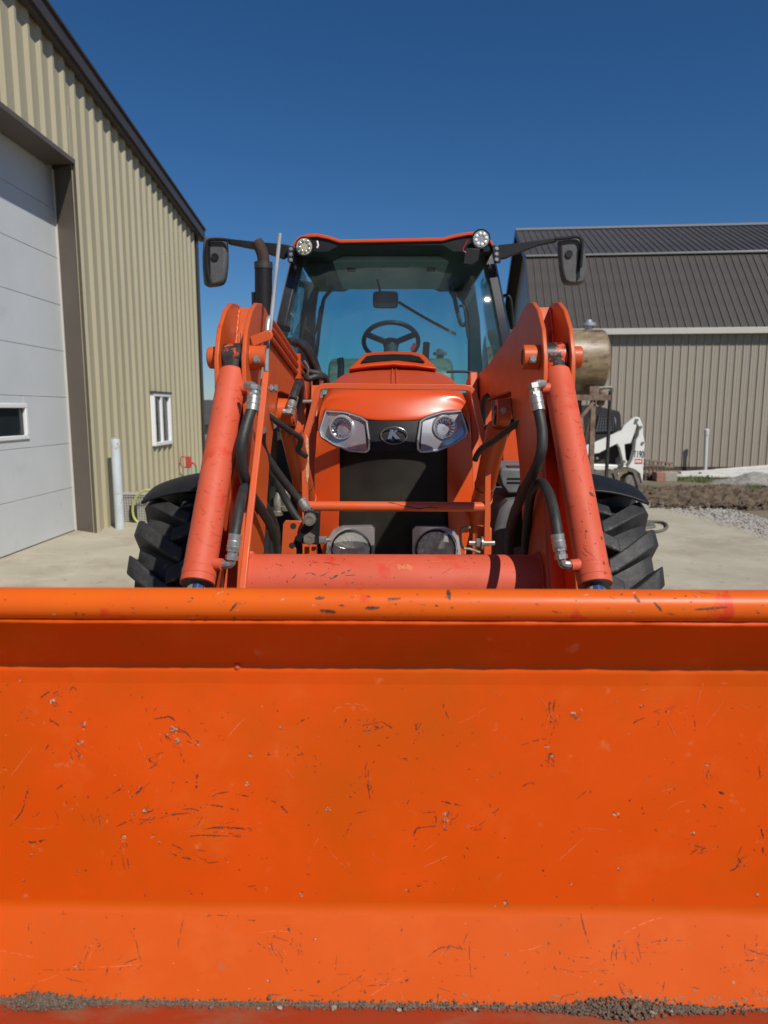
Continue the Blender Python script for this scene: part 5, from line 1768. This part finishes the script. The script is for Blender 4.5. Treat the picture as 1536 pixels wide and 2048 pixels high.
bead(1.240, 1.1145, .0052, 'weld_bead', .35, 'bucket_paint')
m = MB(); m.prism([(S1.y + .002, S1.z + .001), (S1.y - .0022, S1.z - .012), (S1.y - .0016, S1.z - .018), (S1.y + .0032, S1.z - .050), (S1.y + .010, S1.z - .050)], 'X', -BW + .001, BW - .001)
m.build('fold_edge', 'bucket_paint', bucket, sharp=60)
c = on_plane(475, 1333, S1, V(0, -1, .02)); m = MB(); m.ico(c, .0065, 2, (1, .9, 1.3)); m.build('weld_drip', 'faded_paint', bucket)
for s in (-1, 1):
    m = MB(); m.prism([(pT.y, pT.z), (S1.y, S1.z), (B1.y, B1.z), (B2.y, B2.z), (F1.y, F1.z), (F1.y, F1.z + .03), (1.06, .86), (1.19, 1.12)], 'X', s * BW, s * (BW + .014)); m.build('side_plate', 'bucket_paint', bucket, bevel=.003)
    for x in (s * .46, s * .56):
        m = MB(); m.prism([(S1.y + .02, S1.z - .03), (1.58, .86), (1.56, .60), (1.62, .48), (1.52, .42), (B1.y + .014, B1.z + .03)], 'X', x - .008, x + .008); m.build('hinge_plate', 'loader_paint', bucket)
m = MB(); m.prism([(F1.y, F1.z + .006), (F1.y - .12, F1.z - .006), (F1.y - .12, F1.z - .010), (F1.y, F1.z - .012)], 'X', -BW, BW); m.build('cutting_edge', 'dirty_steel', bucket)

# ---- scratches and chips: thin worn shapes lying on the plates
def plate_of(px, py):
    if py < 1817:
        a, b = S1, B1
    else:
        a, b = B1, B2
    d = (b - a).normalized()
    n = V(0, -d.z, d.y)
    if n.y > 0:
        n = -n
    return on_plane(px, py, a, n), n
def tubept(px, py):                    # nearest hit of a sight line on the lip tube
    d = ray(px, py)
    oy, oz = EYE.y - pT.y, EYE.z - pT.z
    A = d.y ** 2 + d.z ** 2; B = 2 * (oy * d.y + oz * d.z); C = oy * oy + oz * oz - rT * rT
    q = B * B - 4 * A * C
    if q < 0:
        return None, None
    t = (-B - math.sqrt(q)) / (2 * A)
    p = EYE + d * t
    return p, V(0, p.y - pT.y, p.z - pT.z).normalized()
def cyl_hit(c, ax, r):                 # sight line on any round bar
    ax = Vector(ax).normalized()
    def f(px, py):
        d = ray(px, py)
        w = EYE - Vector(c)
        dd, ww = d - ax * d.dot(ax), w - ax * w.dot(ax)
        A = dd.dot(dd); B = 2 * dd.dot(ww); C = ww.dot(ww) - r * r
        q = B * B - 4 * A * C
        if q < 0:
            return None, None
        p = EYE + d * ((-B - math.sqrt(q)) / (2 * A))
        v = p - Vector(c)
        return p, (v - ax * v.dot(ax)).normalized()
    return f
class Marks:
    def __init__(s, name, mt, parent=None, fn=None):
        s.m = MB(); s.name = name; s.mt = mt; s.parent = parent or bucket; s.fn = fn
    def surf(s, px, py, on_tube):
        p, n = s.fn(px, py) if s.fn else tubept(px, py) if on_tube else plate_of(px, py)
        if p is None:
            return None
        return p + n * .0006
    def stroke(s, pts, w, on_tube=False, broken=.0, jag=.35):
        q = [Vector((x, y, 0)) for x, y in pts]
        ln = sum((q[i + 1] - q[i]).length for i in range(len(q) - 1))
        path = crom(q, max(2, int(ln / (len(q) - 1) / 3))) if len(q) > 2 else [q[0].lerp(q[1], i / max(2, int(ln / 3))) for i in range(max(2, int(ln / 3)) + 1)]
        rows = []
        for i, p in enumerate(path):
            d = path[min(i + 1, len(path) - 1)] - path[max(i - 1, 0)]
            if d.length < 1e-6:
                continue
            d.normalize()
            n = Vector((-d.y, d.x, 0))
            t = i / (len(path) - 1)
            hw = w * .5 * (0.25 + .75 * math.sin(math.pi * min(1, max(0, t))) ** .5) * (1 + jag * rg.uniform(-1, 1))
            c = p + n * rg.uniform(-.3, .3) * w * jag
            a, b = s.surf(*(c + n * hw).xy, on_tube), s.surf(*(c - n * hw).xy, on_tube)
            if a is None or b is None or rg.random() < broken:
                rows.append(None)
            else:
                rows.append((s.m.bm.verts.new(a), s.m.bm.verts.new(b)))
        for i in range(len(rows) - 1):
            if rows[i] and rows[i + 1]:
                s.m.bm.faces.new((rows[i][0], rows[i][1], rows[i + 1][1], rows[i + 1][0]))
    def chip(s, px, py, r, el=1.0, ang=0.0, on_tube=False, n=9):
        pts = []
        for i in range(n):
            t = 2 * math.pi * i / n
            k = r * rg.uniform(.55, 1.15)
            x, y = k * math.cos(t) * el, k * math.sin(t)
            a = s.surf(px + x * math.cos(ang) - y * math.sin(ang), py + x * math.sin(ang) + y * math.cos(ang), on_tube)
            if a is None:
                return
            pts.append(s.m.bm.verts.new(a))
        s.m.bm.faces.new(pts)
    def done(s):
        o = s.m.build(s.name, s.mt, s.parent)
        o['kind'] = 'stuff'
        return o
dk, pl, ft, ru = Marks('dark_scratches', 'bare_scratch'), Marks('pale_chips', 'pale_scratch'), Marks('faint_scratches', 'faint_scratch'), Marks('rust_chips', 'rust_scratch')
def Z(x, y, ox, oy):                    # pixels read off views enlarged three times
    return (ox + x / 3.0, oy + y / 3.0)
A, B_, C_, D_, E_, F_ = (0, 1150), (512, 1150), (1024, 1150), (0, 1600), (512, 1600), (1024, 1600)
strokes = [
    (A, [(245, 735), (270, 715), (300, 700)], 10), (A, [(300, 720), (330, 705), (355, 695)], 7), (A, [(300, 875), (325, 880), (355, 905)], 11), (A, [(420, 690), (440, 670), (465, 695)], 6),
    (A, [(925, 862), (980, 855), (1020, 850), (1055, 880)], 9), (A, [(1085, 930), (1120, 945), (1150, 985)], 7), (A, [(1080, 1055), (1090, 1085), (1110, 1125)], 6), (A, [(890, 1095), (910, 1120), (950, 1125), (890, 1165)], 9),
    (A, [(340, 1285), (380, 1255), (415, 1232)], 10), (A, [(670, 1312), (720, 1285), (740, 1258)], 8), (A, [(780, 1340), (825, 1305), (858, 1270)], 15), (A, [(1185, 1185), (1180, 1225)], 12), (A, [(1178, 1262), (1180, 1275)], 18),
    (A, [(420, 1060), (430, 1090), (438, 1110)], 5), (A, [(1270, 1330), (1310, 1310), (1375, 1300)], 6), (A, [(1415, 1315), (1460, 1322), (1500, 1328)], 6), (A, [(20, 1285), (30, 1255), (42, 1235)], 6), (A, [(150, 1340), (165, 1300), (185, 1270)], 7), (A, [(275, 1050), (285, 1030), (292, 1015)], 8), (A, [(1030, 1300), (1025, 1275)], 5),
    (B_, [(750, 875), (790, 900), (820, 915)], 6), (B_, [(705, 912), (740, 912)], 13), (B_, [(975, 880), (960, 920), (980, 980)], 5), (B_, [(955, 890), (970, 925), (990, 885)], 5), (B_, [(1118, 770), (1135, 815), (1158, 862)], 5), (B_, [(665, 1120), (655, 1180), (668, 1240), (685, 1345)], 6), (B_, [(675, 1170), (672, 1230)], 5),
    (B_, [(245, 1082), (285, 1070)], 6), (B_, [(225, 1032), (255, 1028)], 4), (B_, [(530, 890), (545, 860)], 12), (B_, [(265, 880), (298, 865)], 5), (B_, [(875, 1102), (910, 1100)], 4), (B_, [(358, 1095), (362, 1130)], 5), (B_, [(350, 1190), (355, 1175)], 6), (B_, [(570, 1255), (575, 1290)], 5), (B_, [(970, 1325), (985, 1345)], 7),
    (C_, [(228, 755), (222, 790), (228, 822)], 11), (C_, [(255, 752), (250, 790), (252, 820)], 11), (C_, [(232, 845), (236, 888)], 18), (C_, [(256, 850), (265, 885)], 9), (C_, [(60, 1020), (130, 995), (205, 980)], 6), (C_, [(732, 890), (740, 880), (795, 855)], 7), (C_, [(215, 1140), (225, 1085), (240, 1070), (270, 1135)], 6), (C_, [(60, 1270), (95, 1250), (130, 1245)], 5), (C_, [(1095, 870), (1100, 910)], 6), (C_, [(875, 905), (885, 870)], 6), (C_, [(1240, 1300), (1275, 1315)], 13), (C_, [(1480, 1140), (1490, 1220)], 4), (C_, [(385, 1345), (455, 1290)], 4), (C_, [(575, 592), (600, 588)], 5),
    (D_, [(150, 10), (130, 70), (90, 120), (55, 162)], 8), (D_, [(215, 97), (245, 65)], 4), (D_, [(170, 250), (215, 252), (265, 238)], 14), (D_, [(700, 158), (760, 130), (800, 118)], 7), (D_, [(835, 150), (880, 120), (935, 100)], 7), (D_, [(860, 80), (920, 62)], 6), (D_, [(985, 75), (1040, 85), (1135, 76)], 9), (D_, [(1095, 55), (1150, 52), (1195, 65)], 5), (D_, [(1235, 25), (1330, 38), (1430, 62)], 6), (D_, [(1185, 155), (1205, 115), (1225, 90)], 6), (D_, [(1228, 178), (1300, 162), (1400, 165), (1495, 178)], 6), (D_, [(1260, 165), (1380, 172), (1500, 168), (1485, 195)], 5), (D_, [(1130, 220), (1200, 210), (1290, 212), (1370, 215)], 8), (D_, [(1030, 320), (1080, 338), (1150, 355)], 8), (D_, [(1030, 265), (1065, 280), (1100, 300)], 5), (D_, [(1230, 350), (1250, 375), (1310, 370)], 5),
    (D_, [(735, 330), (742, 380), (750, 418)], 4), (D_, [(765, 340), (770, 390), (775, 418)], 4), (D_, [(670, 355), (672, 402)], 4), (D_, [(1490, 520), (1536, 512)], 6), (D_, [(870, 558), (872, 582)], 5), (D_, [(1105, 700), (1085, 780), (1070, 860), (1072, 900)], 4), (D_, [(1220, 718), (1265, 692), (1370, 695)], 5), (D_, [(1480, 720), (1536, 722)], 5), (D_, [(780, 780), (815, 840), (830, 910), (845, 965)], 4), (D_, [(545, 870), (520, 930), (500, 1002)], 5), (D_, [(545, 878), (595, 878), (605, 845)], 5), (D_, [(715, 1022), (760, 975), (850, 945)], 6), (D_, [(250, 1020), (420, 1018), (580, 1018)], 4), (D_, [(640, 1045), (645, 1010)], 16), (D_, [(170, 785), (175, 735)], 4), (D_, [(690, 1185), (705, 1160)], 6), (D_, [(1075, 1195), (1130, 1188)], 5), (D_, [(180, 1145), (215, 1105)], 4), (D_, [(380, 1060), (440, 1080), (520, 1098)], 3), (D_, [(340, 688), (400, 682)], 4), (D_, [(345, 80), (350, 130)], 3),
    (E_, [(90, 0), (150, 35), (190, 78)], 7), (E_, [(600, 80), (660, 65)], 6), (E_, [(1115, 5), (1170, 20), (1240, 32)], 9), (E_, [(945, 228), (955, 185), (985, 165), (1080, 155)], 9), (E_, [(1080, 140), (1082, 90)], 5), (E_, [(540, 220), (555, 170), (575, 135)], 4), (E_, [(1400, 20), (1425, 75), (1460, 45)], 7), (E_, [(1000, 75), (1080, 70)], 4), (E_, [(1305, 185), (1330, 155)], 5), (E_, [(965, 514), (995, 514)], 9), (E_, [(1000, 488), (1020, 485)], 6), (E_, [(185, 760), (205, 790)], 18), (E_, [(205, 870), (220, 830)], 16), (E_, [(60, 825), (130, 825), (195, 850)], 5), (E_, [(240, 870), (262, 920)], 6), (E_, [(262, 850), (275, 920)], 5), (E_, [(150, 960), (190, 1030)], 6), (E_, [(875, 770), (875, 815)], 12), (E_, [(600, 1075), (635, 1050)], 7), (E_, [(665, 1115), (740, 1110), (820, 1106)], 5), (E_, [(870, 1098), (915, 1078)], 16), (E_, [(650, 1140), (658, 1165)], 9), (E_, [(1030, 945), (1090, 895), (1160, 880), (1240, 895)], 7), (E_, [(1215, 870), (1240, 895)], 9), (E_, [(1280, 870), (1282, 960), (1290, 1055)], 4), (E_, [(1195, 1052), (1290, 1055)], 3), (E_, [(485, 930), (483, 1035), (560, 1045)], 3), (E_, [(455, 1155), (530, 1120), (600, 1070)], 4), (E_, [(1095, 1125), (1088, 1230)], 8), (E_, [(1095, 1125), (1150, 1145), (1205, 1170)], 4), (E_, [(1185, 1190), (1195, 1235)], 9), (E_, [(1215, 1215), (1190, 1220)], 8), (E_, [(1300, 1205), (1305, 1230)], 11), (E_, [(365, 1090), (395, 1085)], 14), (E_, [(70, 1165), (150, 1170)], 7), (E_, [(280, 1170), (380, 1175)], 5), (E_, [(0, 850), (60, 890)], 5), (E_, [(695, 1235), (705, 1195)], 5), (E_, [(225, 1140), (290, 1142)], 4),
    (F_, [(410, 665), (430, 760), (460, 855)], 6), (F_, [(595, 965), (605, 890), (630, 855), (670, 840)], 6), (F_, [(625, 960), (628, 890)], 5), (F_, [(765, 800), (755, 860), (775, 955)], 4), (F_, [(795, 865), (860, 848), (930, 842), (1015, 842)], 6), (F_, [(250, 995), (265, 1020), (295, 1030)], 6), (F_, [(290, 1200), (320, 1172), (400, 1162)], 5), (F_, [(320, 940), (380, 970)], 6), (F_, [(640, 1090), (660, 1150), (680, 1170)], 6), (F_, [(660, 1100), (700, 1130), (720, 1145)], 7), (F_, [(965, 1190), (990, 1225), (1020, 1258)], 8), (F_, [(905, 1145), (915, 1090)], 4), (F_, [(1395, 960), (1430, 965), (1460, 955)], 7), (F_, [(1405, 890), (1450, 910), (1505, 930)], 5), (F_, [(1060, 1120), (1130, 1132)], 4), (F_, [(1310, 425), (1350, 400), (1365, 345)], 11), (F_, [(1355, 345), (1375, 375)], 9), (F_, [(1495, 170), (1510, 230)], 9), (F_, [(1505, 280), (1508, 320)], 8), (F_, [(185, 415), (192, 430)], 10), (F_, [(215, 850), (222, 870)], 7), (F_, [(480, 640), (478, 670)], 7), (F_, [(1255, 995), (1285, 1005)], 11), (F_, [(1205, 160), (1235, 150)], 4), (F_, [(1090, 270), (1160, 290)], 5), (F_, [(1065, 330), (1110, 295)], 6), (F_, [(1435, 1020), (1455, 990)], 6), (F_, [(1320, 980), (1330, 1002)], 5), (F_, [(530, 915), (600, 918), (930, 912)], 2.5), (F_, [(1465, 830), (1468, 878)], 6), (F_, [(525, 1112), (550, 1100)], 7),
]
for org, pts, w in strokes:
    q = [Z(x, y, *org) for x, y in pts]
    dk.stroke(q, w / 3.0 * .8, broken=.10, jag=.6)
    for k in range(rg.randint(1, 4)):
        c = q[rg.randrange(len(q))]
        dk.chip(c[0] + rg.gauss(0, 5), c[1] + rg.gauss(0, 4), rg.uniform(.4, 1.1), rg.uniform(1, 2.5), rg.uniform(-1.5, 1.5), n=6)
for org, x, y, r in ((A, 500, 893, 22), (A, 505, 922, 12), (A, 1010, 965, 26), (A, 1070, 995, 24), (A, 1035, 915, 26), (A, 1060, 930, 20), (A, 1185, 1010, 16), (A, 310, 765, 26), (A, 478, 1000, 20), (A, 480, 1090, 14), (A, 1490, 1250, 18), (A, 125, 633, 10), (A, 1500, 1080, 14), (B_, 150, 915, 12), (B_, 80, 1075, 12), (B_, 1418, 1208, 12), (C_, 215, 1030, 14), (C_, 370, 830, 22), (C_, 390, 860, 16), (C_, 778, 788, 12), (C_, 930, 820, 10), (C_, 980, 1280, 10), (C_, 235, 1085, 18), (C_, 1165, 1140, 12),
                   (D_, 870, 62, 22), (D_, 800, 85, 12), (D_, 190, 325, 10), (D_, 470, 425, 7), (D_, 455, 442, 7), (D_, 145, 480, 8), (D_, 455, 1005, 16), (D_, 920, 215, 10), (D_, 960, 255, 10), (D_, 740, 220, 18), (D_, 600, 105, 12), (E_, 430, 60, 18), (E_, 1150, 85, 20), (E_, 1140, 120, 20), (E_, 1130, 165, 18), (E_, 275, 565, 14), (E_, 910, 545, 14), (E_, 1500, 625, 18), (E_, 1440, 640, 10), (E_, 85, 885, 12), (E_, 350, 835, 12), (E_, 75, 1085, 13), (E_, 1500, 925, 12), (E_, 790, 1070, 9),
                   (F_, 625, 88, 20), (F_, 1085, 200, 14), (F_, 640, 412, 14), (F_, 352, 500, 12), (F_, 1465, 570, 14), (F_, 850, 595, 8), (F_, 770, 1185, 14), (F_, 1330, 1095, 12)):
    px, py = Z(x, y, *org)
    for k in range(3):
        (pl if (k != 1) else ru).chip(px + rg.uniform(-.5, .5) * r / 3, py + rg.uniform(-.5, .5) * r / 3, r / 3 * rg.uniform(.2, .5), rg.uniform(1, 2.4), rg.uniform(-.6, .6))
    for k in range(3):
        dk.stroke([(px + rg.uniform(-1, 1) * r / 2.6, py + rg.uniform(-1, 1) * r / 2.6), (px + rg.uniform(-1, 1) * r / 2.6, py + rg.uniform(-1, 1) * r / 2.6)], rg.uniform(.7, 1.6))
# bunches of hairline scratches, mostly along the digging direction
for org, x, y, n_, ang, sp in ((A, 330, 740, 10, -.5, 60), (A, 1050, 950, 16, .5, 80), (A, 920, 1130, 12, -.7, 45), (A, 830, 1310, 14, -1.0, 60), (A, 150, 820, 8, .2, 70), (A, 480, 1020, 10, 1.3, 50), (B_, 620, 900, 12, -.4, 90), (B_, 670, 1230, 12, 1.5, 60), (B_, 970, 930, 8, .9, 50), (C_, 240, 850, 8, 1.5, 50), (C_, 240, 1110, 14, 1.2, 50), (C_, 1170, 1180, 12, 1.1, 60), (C_, 380, 840, 10, .8, 30), (C_, 900, 830, 8, -.3, 90),
                               (D_, 880, 110, 18, -.3, 90), (D_, 1330, 170, 14, .05, 120), (D_, 600, 120, 14, 1.3, 80), (D_, 740, 260, 14, 1.5, 40), (D_, 1150, 330, 10, .3, 90), (D_, 560, 900, 8, -1.1, 80), (D_, 780, 990, 8, -.5, 70), (E_, 1140, 130, 16, -1.2, 50), (E_, 1300, 170, 10, -.3, 90), (E_, 120, 880, 16, .9, 70), (E_, 720, 1080, 12, -.3, 100), (E_, 1160, 1190, 10, 1.2, 70), (E_, 1150, 900, 10, -.4, 70), (F_, 650, 860, 12, 1.2, 60), (F_, 680, 1130, 12, .9, 50), (F_, 1110, 290, 12, -.4, 70), (F_, 1360, 380, 12, -.7, 60), (F_, 1450, 930, 16, .3, 90), (F_, 420, 1020, 12, .1, 130), (F_, 1490, 1150, 14, .8, 70)):
    cx_, cy_ = Z(x, y, *org)
    for k in range(n_):
        px, py = cx_ + rg.gauss(0, sp / 6), cy_ + rg.gauss(0, sp / 8)
        a = ang + rg.gauss(0, .35); ln = abs(rg.gauss(0, sp / 5)) + 3
        M_ = dk if rg.random() < .55 else ft if rg.random() < .6 else ru
        M_.stroke([(px, py), (px + ln * .5 * math.cos(a) + rg.uniform(-1, 1), py + ln * .5 * math.sin(a) + rg.uniform(-1, 1)), (px + ln * math.cos(a), py + ln * math.sin(a))], rg.uniform(.35, 1.0), broken=.15, jag=.7)
    for k in range(n_ // 2):
        (ru if rg.random() < .6 else ft).chip(cx_ + rg.gauss(0, sp / 6), cy_ + rg.gauss(0, sp / 8), rg.uniform(.4, 1.5), rg.uniform(1, 3), ang + rg.gauss(0, .4), n=7)
# random small nicks and faint scuffs all over
for k in range(420):
    px, py = rg.uniform(-60, 1600), rg.choice((rg.uniform(1350, 1815), rg.uniform(1400, 1760), rg.uniform(1820, 2000)))
    q = rg.random()
    if q < .45:
        dk.chip(px, py, rg.uniform(.4, 1.5), rg.uniform(1, 2.6), rg.uniform(-1.5, 1.5), n=7)
    elif q < .62:
        a = rg.gauss(0, 1.0); ln = rg.uniform(3, 12)
        dk.stroke([(px, py), (px + ln * math.cos(a), py + ln * math.sin(a))], rg.uniform(.7, 1.4), broken=.1)
    elif q < .80:
        ru.chip(px, py, rg.uniform(.8, 2.2), rg.uniform(1, 2), rg.uniform(-1.5, 1.5), n=7)
    elif q < .90:
        ft.chip(px, py, rg.uniform(.6, 1.8), 1.6, rg.uniform(-1, 1), n=7)
    else:
        a = rg.gauss(0, .8); ln = rg.uniform(20, 90)
        ft.stroke([(px, py), (px + ln * .5 * math.cos(a), py + ln * .5 * math.sin(a) + rg.uniform(-4, 4)), (px + ln * math.cos(a), py + ln * math.sin(a))], rg.uniform(.6, 1.3), broken=.06)
# marks on the lip tube
for k in range(120):
    px, py = rg.uniform(-40, 1570), rg.uniform(1184, 1236)
    q = rg.random()
    M_ = dk if q < .5 else ru if q < .8 else pl
    if rg.random() < .6:
        M_.chip(px, py, rg.uniform(.5, 2.0), rg.uniform(1, 3.0), rg.uniform(-.5, .5), on_tube=True)
    else:
        M_.stroke([(px, py), (px + rg.uniform(-22, 22), py + rg.uniform(-6, 6))], rg.uniform(.6, 1.8), on_tube=True, broken=.15, jag=.6)
for a, b, w in (((896, 1177), (899, 1200), 8), ((640, 1220), (672, 1224), 6), ((1390, 1219), (1455, 1214), 4), ((1308, 1204), (1324, 1222), 4), ((150, 1224), (155, 1228), 6), ((775, 1198), (802, 1197), 4), ((730, 1216), (760, 1215), 6), ((460, 1222), (475, 1205), 4), ((630, 1197), (650, 1195), 5), ((1268, 1190), (1280, 1205), 6)):
    dk.stroke([a, b], w, on_tube=True)
so_ = Marks('soil_smears', 'soil_smear')
for k in range(330):
    px = rg.choice((rg.uniform(-40, 1570), rg.gauss(1290, 110), rg.gauss(20, 70)))
    so_.chip(px, 2008 - abs(rg.gauss(0, 9)), rg.uniform(.6, 3.2), rg.uniform(1, 3.5), rg.gauss(0, .4), n=8)
for M_ in (dk, pl, ft, ru, so_):
    M_.done()

# ---- wear on the torque tube, the cylinders and the guard bar
tfn = cyl_hit((0, 2.125, .968), (1, 0, 0), .088)
d_, y_ = Marks('tube_scratches', 'bare_scratch', tt, tfn), Marks('tube_scuffs', 'tube_scuff', tt, tfn)
for l, w in (([(583, 1158), (590, 1152), (592, 1148)], 2.2), ([(650, 1155), (668, 1153), (690, 1144), (702, 1140)], 2.0), ([(660, 1158), (676, 1151)], 2.6), ([(610, 1148), (622, 1146), (640, 1152), (660, 1143)], 1.2),
             ([(620, 1128), (640, 1124), (680, 1130)], .9), ([(690, 1151), (712, 1150)], 1.2), ([(880, 1150), (905, 1135)], .8), ([(545, 1125), (566, 1133)], 1.0)):
    d_.stroke(l, w, broken=.12, jag=.6)
for l, w in (([(785, 1137), (795, 1133), (812, 1136), (826, 1134)], 9), ([(820, 1129), (860, 1124), (912, 1121)], 1.4), ([(940, 1140), (944, 1150)], 1.6), ([(775, 1128), (785, 1122)], 2.0)):
    y_.stroke(l, w, broken=.05, jag=.7)
for k in range(70):
    d_.chip(rg.uniform(500, 1075), rg.uniform(1112, 1172), rg.uniform(.4, 1.1), rg.uniform(1, 3), rg.uniform(-1.5, 1.5), n=6)
d_.done(); y_.done()
for obj_, s_ in ((o_, -1 if o_.bound_box[0][0] < 0 else 1) for o_ in T.children if o_.name.startswith('bucket_cylinder')):
    xc = s_ * (XI + XO) / 2
    a_, b_ = Vector((xc, 2.235, 1.662)), Vector((s_ * (.513 if s_ < 0 else .522), 1.775, 1.050))
    f_ = cyl_hit(a_, b_ - a_, .0437)
    d_ = Marks('cylinder_nicks', 'bare_scratch', obj_, f_)
    r2 = Marks('cylinder_scuffs', 'red_scuff', obj_, f_)
    for k in range(60):
        t = rg.uniform(.08, .95)
        q0, q1 = (472, 745), (398, 1155)
        if s_ > 0:
            q0, q1 = (1114, 745), (1190, 1155)
        px, py = q0[0] + (q1[0] - q0[0]) * t + rg.uniform(-28, 28), q0[1] + (q1[1] - q0[1]) * t
        if k < 26:
            d_.chip(px, py, rg.uniform(.4, 1.2), rg.uniform(1, 3), rg.uniform(-1.5, 1.5), n=6)
        else:
            a = rg.gauss(.4, .7); ln = rg.uniform(6, 26)
            r2.stroke([(px, py), (px + ln * .5 * math.cos(a), py + ln * .5 * math.sin(a) + 2), (px + ln * math.cos(a), py + ln * math.sin(a))], rg.uniform(.8, 2.2), broken=.1, jag=.7)
    if s_ > 0:
        for l, w in (([(1178, 985), (1184, 989), (1188, 994)], 4), ([(1171, 1060), (1175, 1064)], 4), ([(1207, 1122), (1209, 1140), (1211, 1152)], 4), ([(1202, 1072), (1204, 1080)], 3), ([(1190, 1086), (1192, 1088)], 3)):
            d_.stroke(l, w, jag=.6)
    d_.done(); r2.done()
ga, gb = P(606, 1012, GY), P(976, 1014, GY)
d_ = Marks('guard_scratch', 'bare_scratch', guard, cyl_hit(ga, gb - ga, .0217))
d_.stroke([(777, 1009), (780, 1005), (792, 1008), (815, 1013), (838, 1017), (858, 1014), (877, 1016)], 1.8, jag=.5)
d_.done()

# ---- soil and pebbles lying along the foot of the bucket
m = MB()
rg = random.Random(21)
nx, ny = 420, 14
rows = []
for i in range(nx + 1):
    x = -BW + .002 + i * (2 * BW - .004) / nx
    px = 787 + x * FPX / 1.29 * .985
    big = 1.0 + 1.2 * math.exp(-((px - 1290) / 95.0) ** 2) + 0.9 * math.exp(-((px + 10) / 80.0) ** 2)
    wv = .0058 * big * max(.25, 1 + .9 * noise.noise(Vector((x * 9, 0, 1))) + .6 * noise.noise(Vector((x * 40, 4, 1))))
    row = []
    for j in range(ny + 1):
        t = j / ny
        n_ = noise.noise(Vector((x * 120, t * 5 + big, 3))) * .5 + noise.noise(Vector((x * 330, t * 9, 7))) * .5
        if t <= .5:            # up the lower plate
            u = (1 - t / .5) * wv * (0.55 if px > 400 else .75)
            d = (B1 - B2).normalized()
            p = B2 + d * u
            nrm = V(0, -d.z, d.y); nrm = -nrm if nrm.y > 0 else nrm
        else:                  # out on the floor
            u = (t - .5) / .5 * wv * 1.2
            p = B2 + V(0, -1, -.02) * u
            nrm = V(0, 0, 1)
        h = math.sin(math.pi * t) ** .6 * wv * .45 * (1 + .6 * n_)
        q = V(x, p.y, p.z) + (V(0, -.5, .85)) * h + nrm * (.0005 if 0 < j < ny else -.004)
        row.append(m.bm.verts.new(q))
    rows.append(row)
for i in range(nx):
    for j in range(ny):
        m.bm.faces.new((rows[i][j], rows[i + 1][j], rows[i + 1][j + 1], rows[i][j + 1]))
for k in range(2600):
    px = rg.choice((rg.uniform(-60, 1600), rg.uniform(-60, 1600), rg.gauss(1290, 80), rg.gauss(20, 60)))
    x = (px - 787) / (FPX / 1.29 * .985)
    if abs(x) > BW - .02:
        continue
    big = 1.0 + 1.2 * math.exp(-((px - 1290) / 95.0) ** 2) + 0.9 * math.exp(-((px + 10) / 80.0) ** 2)
    u = rg.uniform(-.55, 1.1) * .013 * big
    p = B2 + (V(0, -1, -.02) * u if u > 0 else (B1 - B2).normalized() * (-u))
    r = rg.uniform(.0004, .0021) * (1 + .35 * big) * (2.0 if rg.random() < .04 else 1)
    m.ico((x, p.y - .002, p.z + .004 * big * rg.random() + r * .5), r, 1, (1, rg.uniform(.6, 1), rg.uniform(.6, 1)), .25, rg)
stuff(m.build('bucket_soil', 'bucket_soil', sharp=25), 'strip of grey brown soil and grit along the bucket bottom', 'soil')
# the larger pebbles, one by one
for k, (px, py, r, lab) in enumerate(((28, 1990, .0062, 'tan pebble on the soil heap at the left end of the bucket'), (517, 2015, .0052, 'grey pebble at left of centre on the bucket soil strip'),
                                 (559, 2014, .0058, 'second grey pebble left of centre on the soil strip'), (668, 2014, .0070, 'largest cream pebble right on the soil strip near centre'),
                                 (798, 2018, .0060, 'flat cream pebble right of centre on the soil strip'), (950, 2017, .0045, 'small dark pebble on the soil strip'), (1307, 2025, .0075, 'pale stone in the soil heap at the right of the bucket'),
                                 (1343, 2022, .0050, 'smaller pale stone at the right side of the soil heap'))):
    d = ray(px, py)
    p = EYE + d * ((B2.z + .006 - CAM_H) / d.z)
    m = MB(); m.ico(p - V(0, 0, r * .35), r * .85, 1, (1.3, .9, .75), .22, rg)
    tag(m.build('pebble', 'pebble', sharp=40), lab, 'pebble', 'pebbles in the bucket')
